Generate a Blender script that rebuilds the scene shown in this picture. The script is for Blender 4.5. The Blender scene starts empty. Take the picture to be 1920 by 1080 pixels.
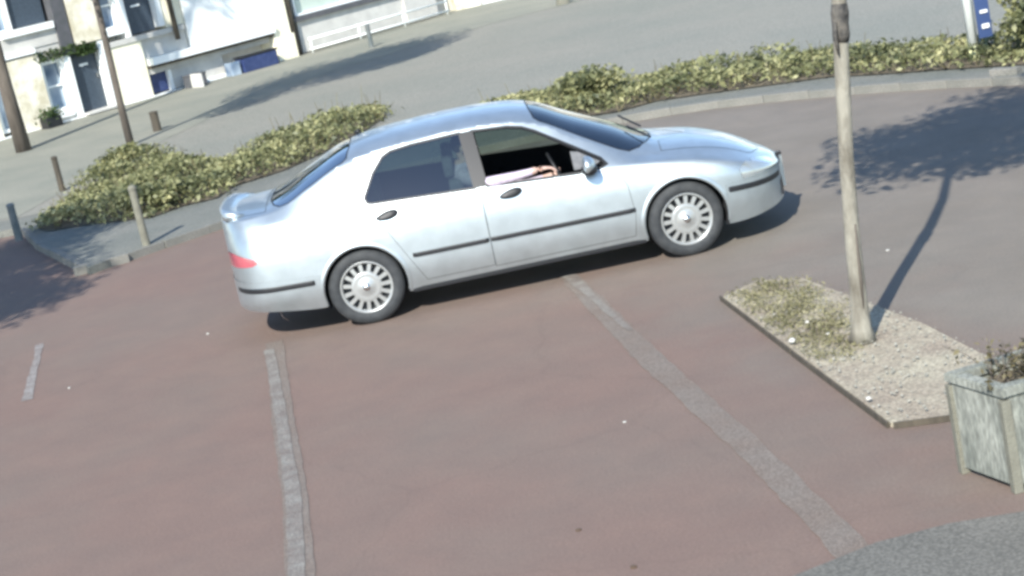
import bpy, bmesh, math, random
import numpy as np
from mathutils import Vector, Matrix
from mathutils.geometry import tessellate_polygon
R = math.radians
random.seed(7)
rng = np.random.default_rng(7)
scene = bpy.context.scene
COL = scene.collection

# ------------------------------------------------------------------ camera, sky, sun, exposure
cam_d = bpy.data.cameras.new('camera')
cam = bpy.data.objects.new('camera', cam_d); COL.objects.link(cam)
yaw, pit, rol, FPX = R(89.62), R(12.84), R(-11.94), 3500.0
fw = Vector((math.cos(yaw)*math.cos(pit), math.sin(yaw)*math.cos(pit), -math.sin(pit)))
rt = fw.cross(Vector((0, 0, 1))).normalized(); up = rt.cross(fw)
r2 = math.cos(rol)*rt + math.sin(rol)*up; u2 = -math.sin(rol)*rt + math.cos(rol)*up
M = Matrix((r2, u2, -fw)).transposed().to_4x4(); M.translation = Vector((1.07, -15.93, 3.49))
cam.matrix_world = M
cam_d.sensor_width = 36; cam_d.lens = FPX/1920*36; cam_d.clip_end = 1000; cam_d.clip_start = .1
scene.camera = cam

SUN_EL = R(38); SDX, SDY = .335, .94            # horizontal direction in which shadows fall
w = bpy.data.worlds.new('World'); scene.world = w; w.use_nodes = True
nt = w.node_tree; nt.nodes.clear()
sky = nt.nodes.new('ShaderNodeTexSky'); sky.sky_type = 'NISHITA'; sky.sun_disc = False
sky.sun_elevation = SUN_EL
sky.sun_rotation = math.atan2(-SDX, -SDY)
sky.air_density = 1.0; sky.ozone_density = 2.0; sky.dust_density = .15
bg = nt.nodes.new('ShaderNodeBackground'); bg.inputs[1].default_value = .15
wo = nt.nodes.new('ShaderNodeOutputWorld')
nt.links.new(sky.outputs[0], bg.inputs[0]); nt.links.new(bg.outputs[0], wo.inputs[0])
sd = bpy.data.lights.new('sun', 'SUN'); sd.energy = 4.6; sd.angle = R(.55); sd.color = (1, .965, .89)
so = bpy.data.objects.new('sun', sd); COL.objects.link(so)
ce = math.cos(SUN_EL)/math.hypot(SDX, SDY)
sdir = Vector((SDX*ce, SDY*ce, -math.sin(SUN_EL)))
so.rotation_euler = sdir.to_track_quat('-Z', 'Y').to_euler(); so.location = (-8, -20, 18)
vs = scene.view_settings; vs.view_transform = 'Standard'; vs.look = 'None'; vs.gamma = 1
vs.use_curve_mapping = False; vs.exposure = .85
scene.render.engine = 'CYCLES'
scene.cycles.filter_width = 3.2
scene.cycles.max_bounces = 8; scene.cycles.transparent_max_bounces = 12

# ------------------------------------------------------------------ materials
def mat(name, col, rough=.7, metal=0, coat=0, col2=None, scale=5, bump=0, bscale=60, detail=6, lo=.35, hi=.65, spec=None,
        stretch=None, speck=0, speckcol=None, alpha_noise=None):
    m = bpy.data.materials.new(name); m.use_nodes = True; t = m.node_tree; b = t.nodes['Principled BSDF']
    b.inputs['Base Color'].default_value = (*col, 1); b.inputs['Roughness'].default_value = rough
    b.inputs['Metallic'].default_value = metal; b.inputs['Coat Weight'].default_value = coat
    b.inputs['Coat Roughness'].default_value = .05
    if spec is not None: b.inputs['Specular IOR Level'].default_value = spec
    tc = t.nodes.new('ShaderNodeTexCoord'); src = tc.outputs['Object']
    if stretch:
        mp = t.nodes.new('ShaderNodeMapping'); mp.inputs['Scale'].default_value = stretch
        t.links.new(src, mp.inputs[0]); src = mp.outputs[0]
    last = None
    if col2 is not None:
        n = t.nodes.new('ShaderNodeTexNoise'); n.inputs['Scale'].default_value = scale; n.inputs['Detail'].default_value = detail
        n.inputs['Roughness'].default_value = .6
        t.links.new(src, n.inputs['Vector'])
        r = t.nodes.new('ShaderNodeValToRGB'); r.color_ramp.elements[0].position = lo; r.color_ramp.elements[1].position = hi
        r.color_ramp.elements[0].color = (*col, 1); r.color_ramp.elements[1].color = (*col2, 1)
        t.links.new(n.outputs['Fac'], r.inputs[0]); last = r.outputs[0]
        t.links.new(last, b.inputs['Base Color'])
    if speck:
        n = t.nodes.new('ShaderNodeTexNoise'); n.inputs['Scale'].default_value = speck; n.inputs['Detail'].default_value = 4
        t.links.new(src, n.inputs['Vector'])
        r = t.nodes.new('ShaderNodeValToRGB'); r.color_ramp.elements[0].position = .38; r.color_ramp.elements[1].position = .66
        k = .06 if metal > .5 else .29
        r.color_ramp.elements[0].color = (1-k, 1-k, 1-k, 1); r.color_ramp.elements[1].color = (1+k, 1+k, 1+k, 1)
        mx = t.nodes.new('ShaderNodeMix'); mx.data_type = 'RGBA'; mx.blend_type = 'MULTIPLY'; mx.inputs[0].default_value = 1
        if last: t.links.new(last, mx.inputs[6])
        else: mx.inputs[6].default_value = (*col, 1)
        t.links.new(n.outputs['Fac'], r.inputs[0]); t.links.new(r.outputs[0], mx.inputs[7])
        last = mx.outputs[2]; t.links.new(last, b.inputs['Base Color'])
    if bump:
        n = t.nodes.new('ShaderNodeTexNoise'); n.inputs['Scale'].default_value = bscale; n.inputs['Detail'].default_value = 5
        t.links.new(src, n.inputs['Vector'])
        bp = t.nodes.new('ShaderNodeBump'); bp.inputs['Strength'].default_value = bump; bp.inputs['Distance'].default_value = .01
        t.links.new(n.outputs['Fac'], bp.inputs['Height']); t.links.new(bp.outputs[0], b.inputs['Normal'])
    return m

def glass_mat(name, tint, refl=.10, rough=.02, edge=.9):
    m = bpy.data.materials.new(name); m.use_nodes = True; t = m.node_tree; t.nodes.clear()
    o = t.nodes.new('ShaderNodeOutputMaterial'); mix = t.nodes.new('ShaderNodeMixShader')
    tr = t.nodes.new('ShaderNodeBsdfTransparent'); tr.inputs[0].default_value = (*tint, 1)
    gl = t.nodes.new('ShaderNodeBsdfGlossy'); gl.inputs['Roughness'].default_value = rough
    lw = t.nodes.new('ShaderNodeFresnel'); lw.inputs[0].default_value = 1.5
    mr = t.nodes.new('ShaderNodeMapRange'); mr.inputs[3].default_value = refl; mr.inputs[4].default_value = edge
    t.links.new(lw.outputs[0], mr.inputs[0]); t.links.new(mr.outputs[0], mix.inputs[0])
    t.links.new(tr.outputs[0], mix.inputs[1]); t.links.new(gl.outputs[0], mix.inputs[2]); t.links.new(mix.outputs[0], o.inputs[0])
    return m

def leaf_mat(name, a, b_, c):
    m = bpy.data.materials.new(name); m.use_nodes = True; t = m.node_tree; b = t.nodes['Principled BSDF']
    b.inputs['Roughness'].default_value = .55
    g = t.nodes.new('ShaderNodeNewGeometry'); r = t.nodes.new('ShaderNodeValToRGB')
    r.color_ramp.elements[0].color = (*a, 1); r.color_ramp.elements[1].color = (*c, 1)
    e = r.color_ramp.elements.new(.5); e.color = (*b_, 1)
    tc = t.nodes.new('ShaderNodeTexCoord'); n = t.nodes.new('ShaderNodeTexNoise'); n.inputs['Scale'].default_value = 2.6
    t.links.new(tc.outputs['Object'], n.inputs['Vector'])
    ma = t.nodes.new('ShaderNodeMath'); ma.operation = 'MULTIPLY_ADD'; ma.inputs[1].default_value = .45
    s2 = t.nodes.new('ShaderNodeMath'); s2.operation = 'MULTIPLY_ADD'; s2.inputs[1].default_value = 2.3; s2.inputs[2].default_value = -.92
    t.links.new(n.outputs['Fac'], s2.inputs[0])
    t.links.new(g.outputs['Random Per Island'], ma.inputs[0]); t.links.new(s2.outputs[0], ma.inputs[2])
    t.links.new(ma.outputs[0], r.inputs[0]); t.links.new(r.outputs[0], b.inputs['Base Color'])
    tl = t.nodes.new('ShaderNodeBsdfTranslucent'); t.links.new(r.outputs[0], tl.inputs[0])
    mx = t.nodes.new('ShaderNodeMixShader'); mx.inputs[0].default_value = .3
    t.links.new(b.outputs[0], mx.inputs[1]); t.links.new(tl.outputs[0], mx.inputs[2])
    t.links.new(mx.outputs[0], t.nodes['Material Output'].inputs[0])
    return m

def ground_mat():
    m = bpy.data.materials.new('red_asphalt'); m.use_nodes = True; t = m.node_tree; b = t.nodes['Principled BSDF']
    b.inputs['Roughness'].default_value = .85
    tc = t.nodes.new('ShaderNodeTexCoord'); L = t.links
    def noise(s, d=6, ro=.6):
        n = t.nodes.new('ShaderNodeTexNoise'); n.inputs['Scale'].default_value = s; n.inputs['Detail'].default_value = d
        n.inputs['Roughness'].default_value = ro; L.new(tc.outputs['Object'], n.inputs['Vector']); return n.outputs['Fac']
    def ramp(f, p0, c0, p1, c1):
        r = t.nodes.new('ShaderNodeValToRGB'); e = r.color_ramp.elements; e[0].position = p0; e[0].color = (*c0, 1)
        e[1].position = p1; e[1].color = (*c1, 1); L.new(f, r.inputs[0]); return r.outputs[0]
    def mix(f, a, c, mode='MIX'):
        x = t.nodes.new('ShaderNodeMix'); x.data_type = 'RGBA'; x.blend_type = mode
        if isinstance(f, float): x.inputs[0].default_value = f
        else: L.new(f, x.inputs[0])
        L.new(a, x.inputs[6]); L.new(c, x.inputs[7]); return x.outputs[2]
    big = ramp(noise(.45, 5), .38, RED, .62, RED2)
    grey = ramp(noise(.8, 5), .35, GREY1, .65, GREY2)
    # worn red coating gives way to plain grey tarmac to the far right and left of the junction
    sp = t.nodes.new('ShaderNodeSeparateXYZ'); L.new(tc.outputs['Object'], sp.inputs[0])
    def mth(op, a, v=None, w_=None):
        x = t.nodes.new('ShaderNodeMath'); x.operation = op; x.use_clamp = False
        for i, q in enumerate((a, v, w_)):
            if q is None: continue
            if isinstance(q, (int, float)): x.inputs[i].default_value = q
            else: L.new(q, x.inputs[i])
        return x.outputs[0]
    wob = mth('MULTIPLY', mth('SUBTRACT', noise(.9, 6), .5), 3.2)
    xx = mth('ADD', mth('ADD', sp.outputs[0], mth('MULTIPLY', sp.outputs[1], .25)), wob)     # greyer to the right and further off
    mr = t.nodes.new('ShaderNodeMapRange'); mr.inputs[1].default_value = 1.2; mr.inputs[2].default_value = 3.4; mr.inputs[4].default_value = .85
    L.new(xx, mr.inputs[0])
    c = mix(mr.outputs[0], big, grey)
    c = mix(1.0, c, ramp(noise(55, 6, .85), .3, (.70, .70, .70), .7, (1.30, 1.30, 1.30)), 'MULTIPLY')
    c = mix(1.0, c, ramp(noise(2.2, 7, .7), .32, (.92, .93, .94), .68, (1.07, 1.06, 1.05)), 'MULTIPLY')
    vo = t.nodes.new('ShaderNodeTexVoronoi'); vo.feature = 'DISTANCE_TO_EDGE'; vo.inputs['Scale'].default_value = .38
    wv = t.nodes.new('ShaderNodeTexNoise'); wv.inputs['Scale'].default_value = 3; wv.inputs['Detail'].default_value = 6
    L.new(tc.outputs['Object'], wv.inputs['Vector'])
    va = t.nodes.new('ShaderNodeVectorMath'); va.operation = 'MULTIPLY_ADD'; va.inputs[1].default_value = (.35, .35, 0)
    L.new(wv.outputs['Color'], va.inputs[0]); L.new(tc.outputs['Object'], va.inputs[2]); L.new(va.outputs[0], vo.inputs['Vector'])
    c = mix(1.0, c, ramp(vo.outputs[0], .0, (.93, .93, .93), .008, (1, 1, 1)), 'MULTIPLY')
    L.new(c, b.inputs['Base Color'])
    bp = t.nodes.new('ShaderNodeBump'); bp.inputs['Strength'].default_value = .5; bp.inputs['Distance'].default_value = .008
    L.new(noise(150, 3, .7), bp.inputs['Height']); L.new(bp.outputs[0], b.inputs['Normal'])
    return m
RED, RED2 = (.168, .113, .091), (.158, .118, .096)
GREY1, GREY2 = (.152, .136, .112), (.180, .162, .136)

MT = {}
MT['ground'] = ground_mat()
MT['pave'] = mat('pale_paving', (.19, .195, .16), .85, col2=(.24, .235, .19), scale=.7, bump=.3, speck=60)
MT['farroad'] = mat('pale_tarmac', (.19, .192, .162), .85, col2=(.225, .215, .18), scale=.35, bump=.3, speck=50)
MT['path'] = mat('dark_footway', (.13, .138, .12), .85, col2=(.17, .17, .148), scale=1.3, bump=.3, speck=70)
MT['nearpave'] = mat('grey_tarmac_strip', (.12, .115, .10), .85, col2=(.145, .138, .12), scale=1.6, bump=.3, speck=60)
MT['kerb'] = mat('kerb_concrete', (.15, .15, .13), .8, col2=(.22, .21, .185), scale=2.2, bump=.4, speck=80)
MT['soil'] = mat('bare_soil', (.10, .08, .055), .95, col2=(.16, .135, .09), scale=12, bump=.8, speck=90)
MT['gravel'] = mat('sandy_grit', (.26, .215, .165), .9, col2=(.36, .325, .245), scale=2.4, bump=.9, bscale=45, speck=55)
MT['cement'] = mat('pale_screed', (.29, .285, .24), .9, col2=(.36, .345, .29), scale=4, bump=.5, speck=45)
MT['tar'] = mat('tar_patch', (.156, .122, .099), .85, col2=(.168, .142, .120), scale=2.2, bump=.3, speck=90)
MT['worn'] = mat('worn_paint', (.155, .13, .112), .8, col2=(.225, .215, .19), scale=6, detail=9, lo=.38, hi=.72, bump=.3, speck=80)
MT['whiteline'] = mat('thin_white_paint', (.15, .12, .105), .8, col2=(.25, .235, .22), scale=9, detail=9, lo=.3, hi=.65, speck=80)
MT['paint'] = mat('silver_paint', (.54, .60, .625), .40, metal=.85, coat=.5, col2=(.50, .56, .585), scale=2.2, speck=7)
MT['trim'] = mat('black_trim', (.012, .013, .015), .5)
MT['seam'] = mat('panel_gap', (.09, .10, .105), .6)
MT['lining'] = mat('dark_lining', (.018, .019, .022), .9)
MT['rubber'] = mat('old_rubber_strap', (.02, .02, .02), .8, col2=(.11, .10, .085), scale=16, bump=.8)
MT['seatm'] = mat('grey_seat_cloth', (.11, .115, .12), .9, col2=(.16, .16, .165), scale=20)
MT['tyre'] = mat('tyre_rubber', (.022, .025, .028), .75, col2=(.04, .043, .045), scale=14)
MT['alloy'] = mat('alloy', (.42, .43, .42), .34, metal=.55)
MT['alloydark'] = mat('dark_backing', (.03, .032, .035), .6)  # near-black colour of the backing disc behind the spokes
MT['glass'] = glass_mat('tinted_glass', (.36, .45, .42), .12)
MT['wsglass'] = glass_mat('windscreen_glass', (.28, .38, .42), .24)
MT['rearglass'] = glass_mat('rear_screen_glass', (.25, .34, .42), .85)
MT['lampglass'] = mat('headlamp_lens', (.40, .44, .45), .12, metal=.5, coat=1)
MT['tail'] = mat('tail_lens', (.40, .09, .11), .15, coat=1)
MT['chrome'] = mat('chrome', (.7, .7, .7), .15, metal=1)
MT['bark'] = mat('pale_bark', (.105, .092, .07), .9, col2=(.26, .245, .20), scale=9, bump=1.0, bscale=34, stretch=(1, 1, .4), lo=.30, hi=.60)
MT['barkdark'] = mat('dark_bark', (.075, .062, .05), .9, col2=(.13, .11, .09), scale=8, bump=.7, bscale=30, stretch=(1, 1, .3))
MT['bollard'] = mat('stained_timber', (.045, .038, .028), .8, col2=(.085, .07, .05), scale=12, bump=.4, stretch=(1, 1, .2))
MT['greypost'] = mat('grey_painted_steel', (.09, .11, .11), .6, col2=(.16, .17, .165), scale=7)
MT['concretepost'] = mat('pale_concrete', (.14, .135, .105), .85, col2=(.19, .185, .145), scale=10, bump=.5)
MT['planter'] = mat('mossy_concrete', (.13, .14, .12), .9, col2=(.28, .285, .245), scale=4, stretch=(1.6, 1.6, .45), bump=.7, bscale=25, speck=40, detail=9)
MT['leaf'] = leaf_mat('hedge_leaves', (.08, .095, .045), (.235, .24, .11), (.44, .42, .21))
MT['leaf2'] = leaf_mat('tree_leaves', (.03, .06, .02), (.06, .10, .03), (.10, .15, .05))
MT['dry'] = leaf_mat('dry_leaves', (.10, .08, .04), (.22, .19, .10), (.40, .37, .22))
MT['grass'] = leaf_mat('grass_blades', (.19, .18, .09), (.28, .26, .14), (.36, .33, .21))
MT['cream'] = mat('cream_render', (.80, .75, .56), .85, col2=(.86, .82, .66), scale=2.5, bump=.3)
MT['stone'] = mat('blotchy_cream_stone', (.55, .50, .36), .9, col2=(.84, .80, .68), scale=3.2, bump=.5, detail=3)
MT['wall'] = mat('grey_render', (.46, .45, .42), .85, col2=(.56, .55, .51), scale=3, bump=.2)
MT['white'] = mat('white_gloss', (.86, .88, .86), .45, col2=(.80, .83, .81), scale=2)
MT['darkdoor'] = mat('navy_door', (.035, .05, .07), .4, col2=(.055, .075, .10), scale=20)
MT['greenpaint'] = mat('green_frame', (.03, .09, .06), .5)
MT['shopglass'] = mat('shop_glass_painted_reflection', (.42, .53, .48), .08, metal=.25, col2=(.62, .70, .62), scale=.9, coat=1)  # pale green-white tones painted in for what the panes reflect
MT['blueglass'] = mat('blue_glass_painted_reflection', (.05, .10, .18), .08, col2=(.40, .48, .56), scale=1.6, coat=1, detail=2)  # dark and pale blotches put reflections into the pane colour
MT['navy'] = mat('navy_plastic', (.02, .035, .11), .5, col2=(.04, .06, .15), scale=8)
MT['slate'] = mat('slate', (.07, .075, .08), .8, col2=(.1, .1, .11), scale=6)
MT['blue'] = mat('sign_blue', (.04, .07, .17), .45)
MT['postwhite'] = mat('post_white', (.80, .82, .78), .5)
MT['postyellow'] = mat('post_base_yellow', (.72, .74, .42), .5)
MT['skin'] = mat('skin', (.50, .34, .28), .6)
MT['shirt'] = mat('lilac_shirt', (.42, .36, .44), .9, col2=(.56, .48, .57), scale=14, bump=.9, bscale=22)
MT['hair'] = mat('brown_hair', (.04, .028, .02), .8)
MT['trousers'] = mat('dark_trousers', (.03, .035, .06), .9)
MT['chip'] = mat('white_chip', (.48, .47, .43), .7)
MT['brownleaf'] = mat('brown_leaf', (.09, .06, .04), .9)

# ------------------------------------------------------------------ helpers
def link(name, me, m, parent=None, smooth=False):
    o = bpy.data.objects.new(name, me); COL.objects.link(o)
    for mm in (m if isinstance(m, (list, tuple)) else [m]):
        me.materials.append(mm)
    if smooth:
        for p in me.polygons: p.use_smooth = True
    if parent: o.parent = parent
    return o
def tag(o, label=None, cat=None, group=None, kind=None):
    if label: o['label'] = label
    if cat: o['category'] = cat
    if group: o['group'] = group
    if kind: o['kind'] = kind
    return o
def empty(name, loc=(0, 0, 0), rz=0):
    o = bpy.data.objects.new(name, None); COL.objects.link(o); o.location = loc; o.rotation_euler = (0, 0, rz)
    o.empty_display_size = .1
    return o
def bm_obj(name, bm, m, parent=None, smooth=False, recalc=True):
    if recalc: bmesh.ops.recalc_face_normals(bm, faces=bm.faces)
    me = bpy.data.meshes.new(name); bm.to_mesh(me); bm.free()
    return link(name, me, m, parent, smooth)
def box(bm, c, s, rz=0, bevel=0, mtx=None):
    r = bmesh.ops.create_cube(bm, size=1)
    vs_ = r['verts']
    Mx = Matrix.Translation(c) @ Matrix.Rotation(rz, 4, 'Z') @ Matrix.Diagonal((*s, 1))
    if mtx is not None: Mx = mtx @ Mx
    bmesh.ops.transform(bm, matrix=Mx, verts=vs_)
    if bevel:
        es = list({e for v in vs_ for e in v.link_edges})
        bmesh.ops.bevel(bm, geom=es, offset=bevel, segments=2, affect='EDGES', profile=.7)
def boxobj(name, c, s, m, parent=None, rz=0, bevel=0):
    bm = bmesh.new(); box(bm, c, s, rz, bevel); return bm_obj(name, bm, m, parent)
def tube(bm, pts, rad, seg=10, cap=True):
    pts = [Vector(p) for p in pts]; rings = []
    if not isinstance(rad, (list, tuple)): rad = [rad]*len(pts)
    pu = None
    for i, p in enumerate(pts):
        d = (pts[min(i+1, len(pts)-1)]-pts[max(i-1, 0)]).normalized()
        if pu is None: pu = Vector((1, 0, 0)) if abs(d.x) < .8 else Vector((0, 1, 0))
        a = (pu - d*pu.dot(d)).normalized(); b = d.cross(a); pu = a
        rings.append([bm.verts.new(p+(a*math.cos(k*2*math.pi/seg)+b*math.sin(k*2*math.pi/seg))*rad[i]) for k in range(seg)])
    for i in range(len(rings)-1):
        for k in range(seg):
            bm.faces.new((rings[i][k], rings[i][(k+1) % seg], rings[i+1][(k+1) % seg], rings[i+1][k]))
    if cap:
        bm.faces.new(rings[0][::-1]); bm.faces.new(rings[-1])
def lathe(bm, prof, seg=40, axis='Y', center=(0, 0, 0)):
    """prof: list of (radius, offset along axis)"""
    rings = []
    for r_, o_ in prof:
        ring = []
        for k in range(seg):
            a = 2*math.pi*k/seg
            if axis == 'Y': p = (r_*math.cos(a), o_, r_*math.sin(a))
            else: p = (r_*math.cos(a), r_*math.sin(a), o_)
            ring.append(bm.verts.new(Vector(p)+Vector(center)))
        rings.append(ring)
    for i in range(len(rings)-1):
        for k in range(seg):
            bm.faces.new((rings[i][k], rings[i][(k+1) % seg], rings[i+1][(k+1) % seg], rings[i+1][k]))
    return rings
def sheet(name, pts, z, m, kind='structure', parent=None, cut=0):
    bm = bmesh.new(); vs_ = [bm.verts.new((x, y, z)) for x, y in pts]
    for t_ in tessellate_polygon([[Vector((x, y, 0)) for x, y in pts]]): bm.faces.new([vs_[k] for k in t_])
    bm.normal_update()
    for f in bm.faces:
        if f.normal.z < 0: f.normal_flip()
    me = bpy.data.meshes.new(name); bm.to_mesh(me); bm.free(); o = link(name, me, m, parent)
    if kind: o['kind'] = kind
    return o
def slab(name, pts, z0, z1, m, kind=None, parent=None):
    bm = bmesh.new(); lo = [bm.verts.new((x, y, z0)) for x, y in pts]; hi = [bm.verts.new((x, y, z1)) for x, y in pts]
    n = len(pts)
    for t_ in tessellate_polygon([[Vector((x, y, 0)) for x, y in pts]]):
        bm.faces.new([hi[k] for k in t_]); bm.faces.new([lo[k] for k in t_][::-1])
    for i in range(n): bm.faces.new((lo[i], lo[(i+1) % n], hi[(i+1) % n], hi[i]))
    o = bm_obj(name, bm, m, parent)
    if kind: o['kind'] = kind
    return o
def inpoly(x, y, poly):
    c = False; j = len(poly)-1
    for i in range(len(poly)):
        xi, yi = poly[i]; xj, yj = poly[j]
        if (yi > y) != (yj > y) and x < (xj-xi)*(y-yi)/(yj-yi)+xi: c = not c
        j = i
    return c
def edgedist(x, y, poly):
    best = 1e9
    for i in range(len(poly)):
        ax, ay = poly[i]; bx, by = poly[(i+1) % len(poly)]
        dx, dy = bx-ax, by-ay; t = max(0, min(1, ((x-ax)*dx+(y-ay)*dy)/(dx*dx+dy*dy)))
        best = min(best, math.hypot(x-ax-t*dx, y-ay-t*dy))
    return best
def leaves(name, P, size, m, parent=None, flat=.5, aspect=.55):
    """many small pointed leaf faces centred on P (n x 3)"""
    n = len(P)
    d = rng.normal(size=(n, 3)); d /= np.linalg.norm(d, axis=1)[:, None]
    nr = rng.normal(size=(n, 3)); nr[:, 2] = np.abs(nr[:, 2])+flat; nr /= np.linalg.norm(nr, axis=1)[:, None]
    a = np.cross(d, nr); a /= np.linalg.norm(a, axis=1)[:, None]+1e-9; b = np.cross(nr, a)
    s = (size*(.4+1.1*rng.random(n)**1.6))[:, None]
    fold = nr*s*.12
    V = np.stack([P-a*s*.5, P+b*s*aspect*.5+fold, P+a*s*.55, P-b*s*aspect*.5+fold], 1).reshape(-1, 3)
    me = bpy.data.meshes.new(name)
    me.vertices.add(4*n); me.vertices.foreach_set('co', V.ravel())
    me.loops.add(4*n); me.loops.foreach_set('vertex_index', np.arange(4*n))
    me.polygons.add(n); me.polygons.foreach_set('loop_start', np.arange(0, 4*n, 4)); me.polygons.foreach_set('loop_total', np.full(n, 4))
    me.update(); me.validate()
    return link(name, me, m, parent)
PH = .09        # height of the kerbed pavements above the road

# ------------------------------------------------------------------ ground
sheet('road', [(-200, -120), (200, -120), (200, 300), (-200, 300)], 0, MT['ground'])
KERB = [(-4.9, 8.6), (-4.35, 6.9), (-3.7, 5.35), (-3.3, 4.35), (-2.95, 4.75), (-2.45, 5.2), (-2.02, 5.55), (-1.2, 6.2), (-.17, 6.85), (.9, 7.1), (2.0, 7.2),
        (2.8, 7.2), (3.42, 7.08), (4.18, 6.75), (4.78, 6.33), (5.62, 5.6), (6.42, 4.75), (7.12, 3.85), (8.2, 2.3), (9.5, .2)]
slab('pavement', KERB+[(40, -20), (60, 60), (-60, 60), (-12, 8.9)], -.02, PH, MT['path'], 'structure')
# kerb stones along the edge
def resample(P, step):
    P = [Vector((x, y, 0)) for x, y in P]; out = [P[0]]; acc = 0
    L = [0]
    for i in range(1, len(P)): L.append(L[-1]+(P[i]-P[i-1]).length)
    n = int(L[-1]/step)
    for k in range(1, n+1):
        s = k*step
        for i in range(1, len(P)):
            if L[i] >= s or i == len(P)-1:
                t = (s-L[i-1])/(L[i]-L[i-1]); out.append(P[i-1].lerp(P[i], t)); break
    return out
kr = empty('kerb', (0, 0, 0)); kr['kind'] = 'structure'
ks = resample(KERB, .62)
bmk = bmesh.new(); box(bmk, (0, 0, 0), (1, 1, 1), bevel=.02)
kme = None
for i in range(len(ks)-1):
    a, b = ks[i], ks[i+1]; d = b-a; L = d.length
    if kme is None:
        bm = bmesh.new(); box(bm, (0, 0, 0), (L-.006, .10, .16), bevel=.012); o = bm_obj('kerb_stone', bm, MT['kerb'], kr); kme = o.data
    else:
        o = bpy.data.objects.new('kerb_stone', kme); COL.objects.link(o); o.parent = kr
    o.location = ((a.x+b.x)/2+random.uniform(-.006, .006), (a.y+b.y)/2, PH+.004-.08+random.uniform(-.006, .004))
    o.rotation_euler = (0, 0, math.atan2(d.y, d.x)+random.uniform(-.008, .008))
bmk.free()
# the pale street and paving beyond the shrub beds
sheet('street', [(-60, 9.5), (-4.5, 9.5), (-4.3, 12.0), (-3.8, 12.6), (-2.7, 10.0), (-2.2, 10.2), (-1.8, 11.7), (-1.0, 12.9), (-.4, 12.6), (-.3, 11.2), (.6, 10.2), (1.4, 9.8), (2.0, 9.8), (3.0, 9.6), (4.0, 9.3), (5.2, 8.7), (6.0, 8.3), (7.0, 6.8), (8.5, 4.5), (14, -6), (60, -20), (60, 60), (-60, 60)], PH+.004, MT['farroad'])
sheet('footpath', [(-12, 12.9), (-5.2, 9.6), (-4.6, 12.9), (-3.3, 17.2), (-1.2, 21.2), (2.2, 24.4), (6.2, 26.3), (16, 29), (16, 40), (-12, 40)], PH+.008, MT['pave'])
# worn lines on the near road
def ribbon(name, pts, m, z=.004, jit=.02, step=.12):
    """pts: list of (x, y, halfwidth); a strip with uneven edges"""
    bm = bmesh.new(); P = [Vector(p) for p in pts]; L = [0]
    for i in range(1, len(P)): L.append(L[-1]+(P[i].xy-P[i-1].xy).length)
    n = max(2, int(L[-1]/step)); prev = None
    for k in range(n+1):
        s = L[-1]*k/n
        for i in range(1, len(P)):
            if L[i] >= s-1e-6: break
        t = (s-L[i-1])/(L[i]-L[i-1]); c = P[i-1].lerp(P[i], t); d = (P[i].xy-P[i-1].xy).normalized(); nn = Vector((-d.y, d.x))
        hw = c.z
        a = bm.verts.new((c.x+nn.x*(hw+random.uniform(-jit, jit)), c.y+nn.y*(hw+random.uniform(-jit, jit)), z))
        b = bm.verts.new((c.x-nn.x*(hw+random.uniform(-jit, jit)), c.y-nn.y*(hw+random.uniform(-jit, jit)), z))
        if prev: bm.faces.new((prev[0], a, b, prev[1]))
        prev = (a, b)
    bm.normal_update()
    for f in bm.faces:
        if f.normal.z < 0: f.normal_flip()
    me = bpy.data.meshes.new(name); bm.to_mesh(me); bm.free(); o = link(name, me, m); o['kind'] = 'structure'
    return o
ribbon('road_patch', [(-.86, -.75, .075), (-.62, -3.2, .08), (-.42, -5.0, .08), (-.24, -7.2, .085)], MT['tar'], .004, .006)
ribbon('road_marking', [(-.885, -1.0, .045), (-.63, -3.2, .045), (-.43, -5.0, .05), (-.26, -7.2, .045)], MT['worn'], .008, .006)
ribbon('road_patch', [(1.62, -.35, .075), (1.76, -1.6, .085), (1.98, -3.7, .09), (2.26, -5.8, .085), (2.46, -7.75, .09)], MT['tar'], .004, .01)
ribbon('road_marking', [(1.66, -.6, .06), (1.78, -1.6, .035), (1.93, -2.8, .02)], MT['worn'], .008, .008)
ribbon('road_marking', [(-3.24, 1.2, .035), (-3.08, .1, .035), (-2.92, -.95, .05)], MT['whiteline'], .004, .01)
slab('near_pavement', [(1.2, -8.25), (2.0, -7.86), (2.57, -7.62), (2.94, -7.58), (3.4, -7.64), (6, -7.9), (6, -12), (1.2, -12)], -.01, .012, MT['nearpave'], 'structure')

# ------------------------------------------------------------------ tree bed near right
BED = [(2.68, -2.50), (2.86, -4.25), (3.05, -6.03), (3.50, -6.14), (3.86, -5.28), (3.72, -4.25), (3.30, -2.45), (3.0, -2.2)]
slab('tree_bed', BED, -.01, .026, MT['gravel'], 'structure')
ed = empty('bed_edging', (0, 0, 0)); tag(ed, 'dark thin edging boards round the small tree bed', 'edging')
for a, b in (((2.66, -2.48), (2.84, -4.25)), ((2.84, -4.27), (3.03, -6.05)), ((3.05, -6.07), (3.50, -6.18))):
    a, b = Vector(a), Vector(b); d = b-a
    boxobj('board', ((a.x+b.x)/2, (a.y+b.y)/2, .02), (d.length-.01, .012, .036), MT['bollard'], ed, math.atan2(d.y, d.x))
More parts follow.
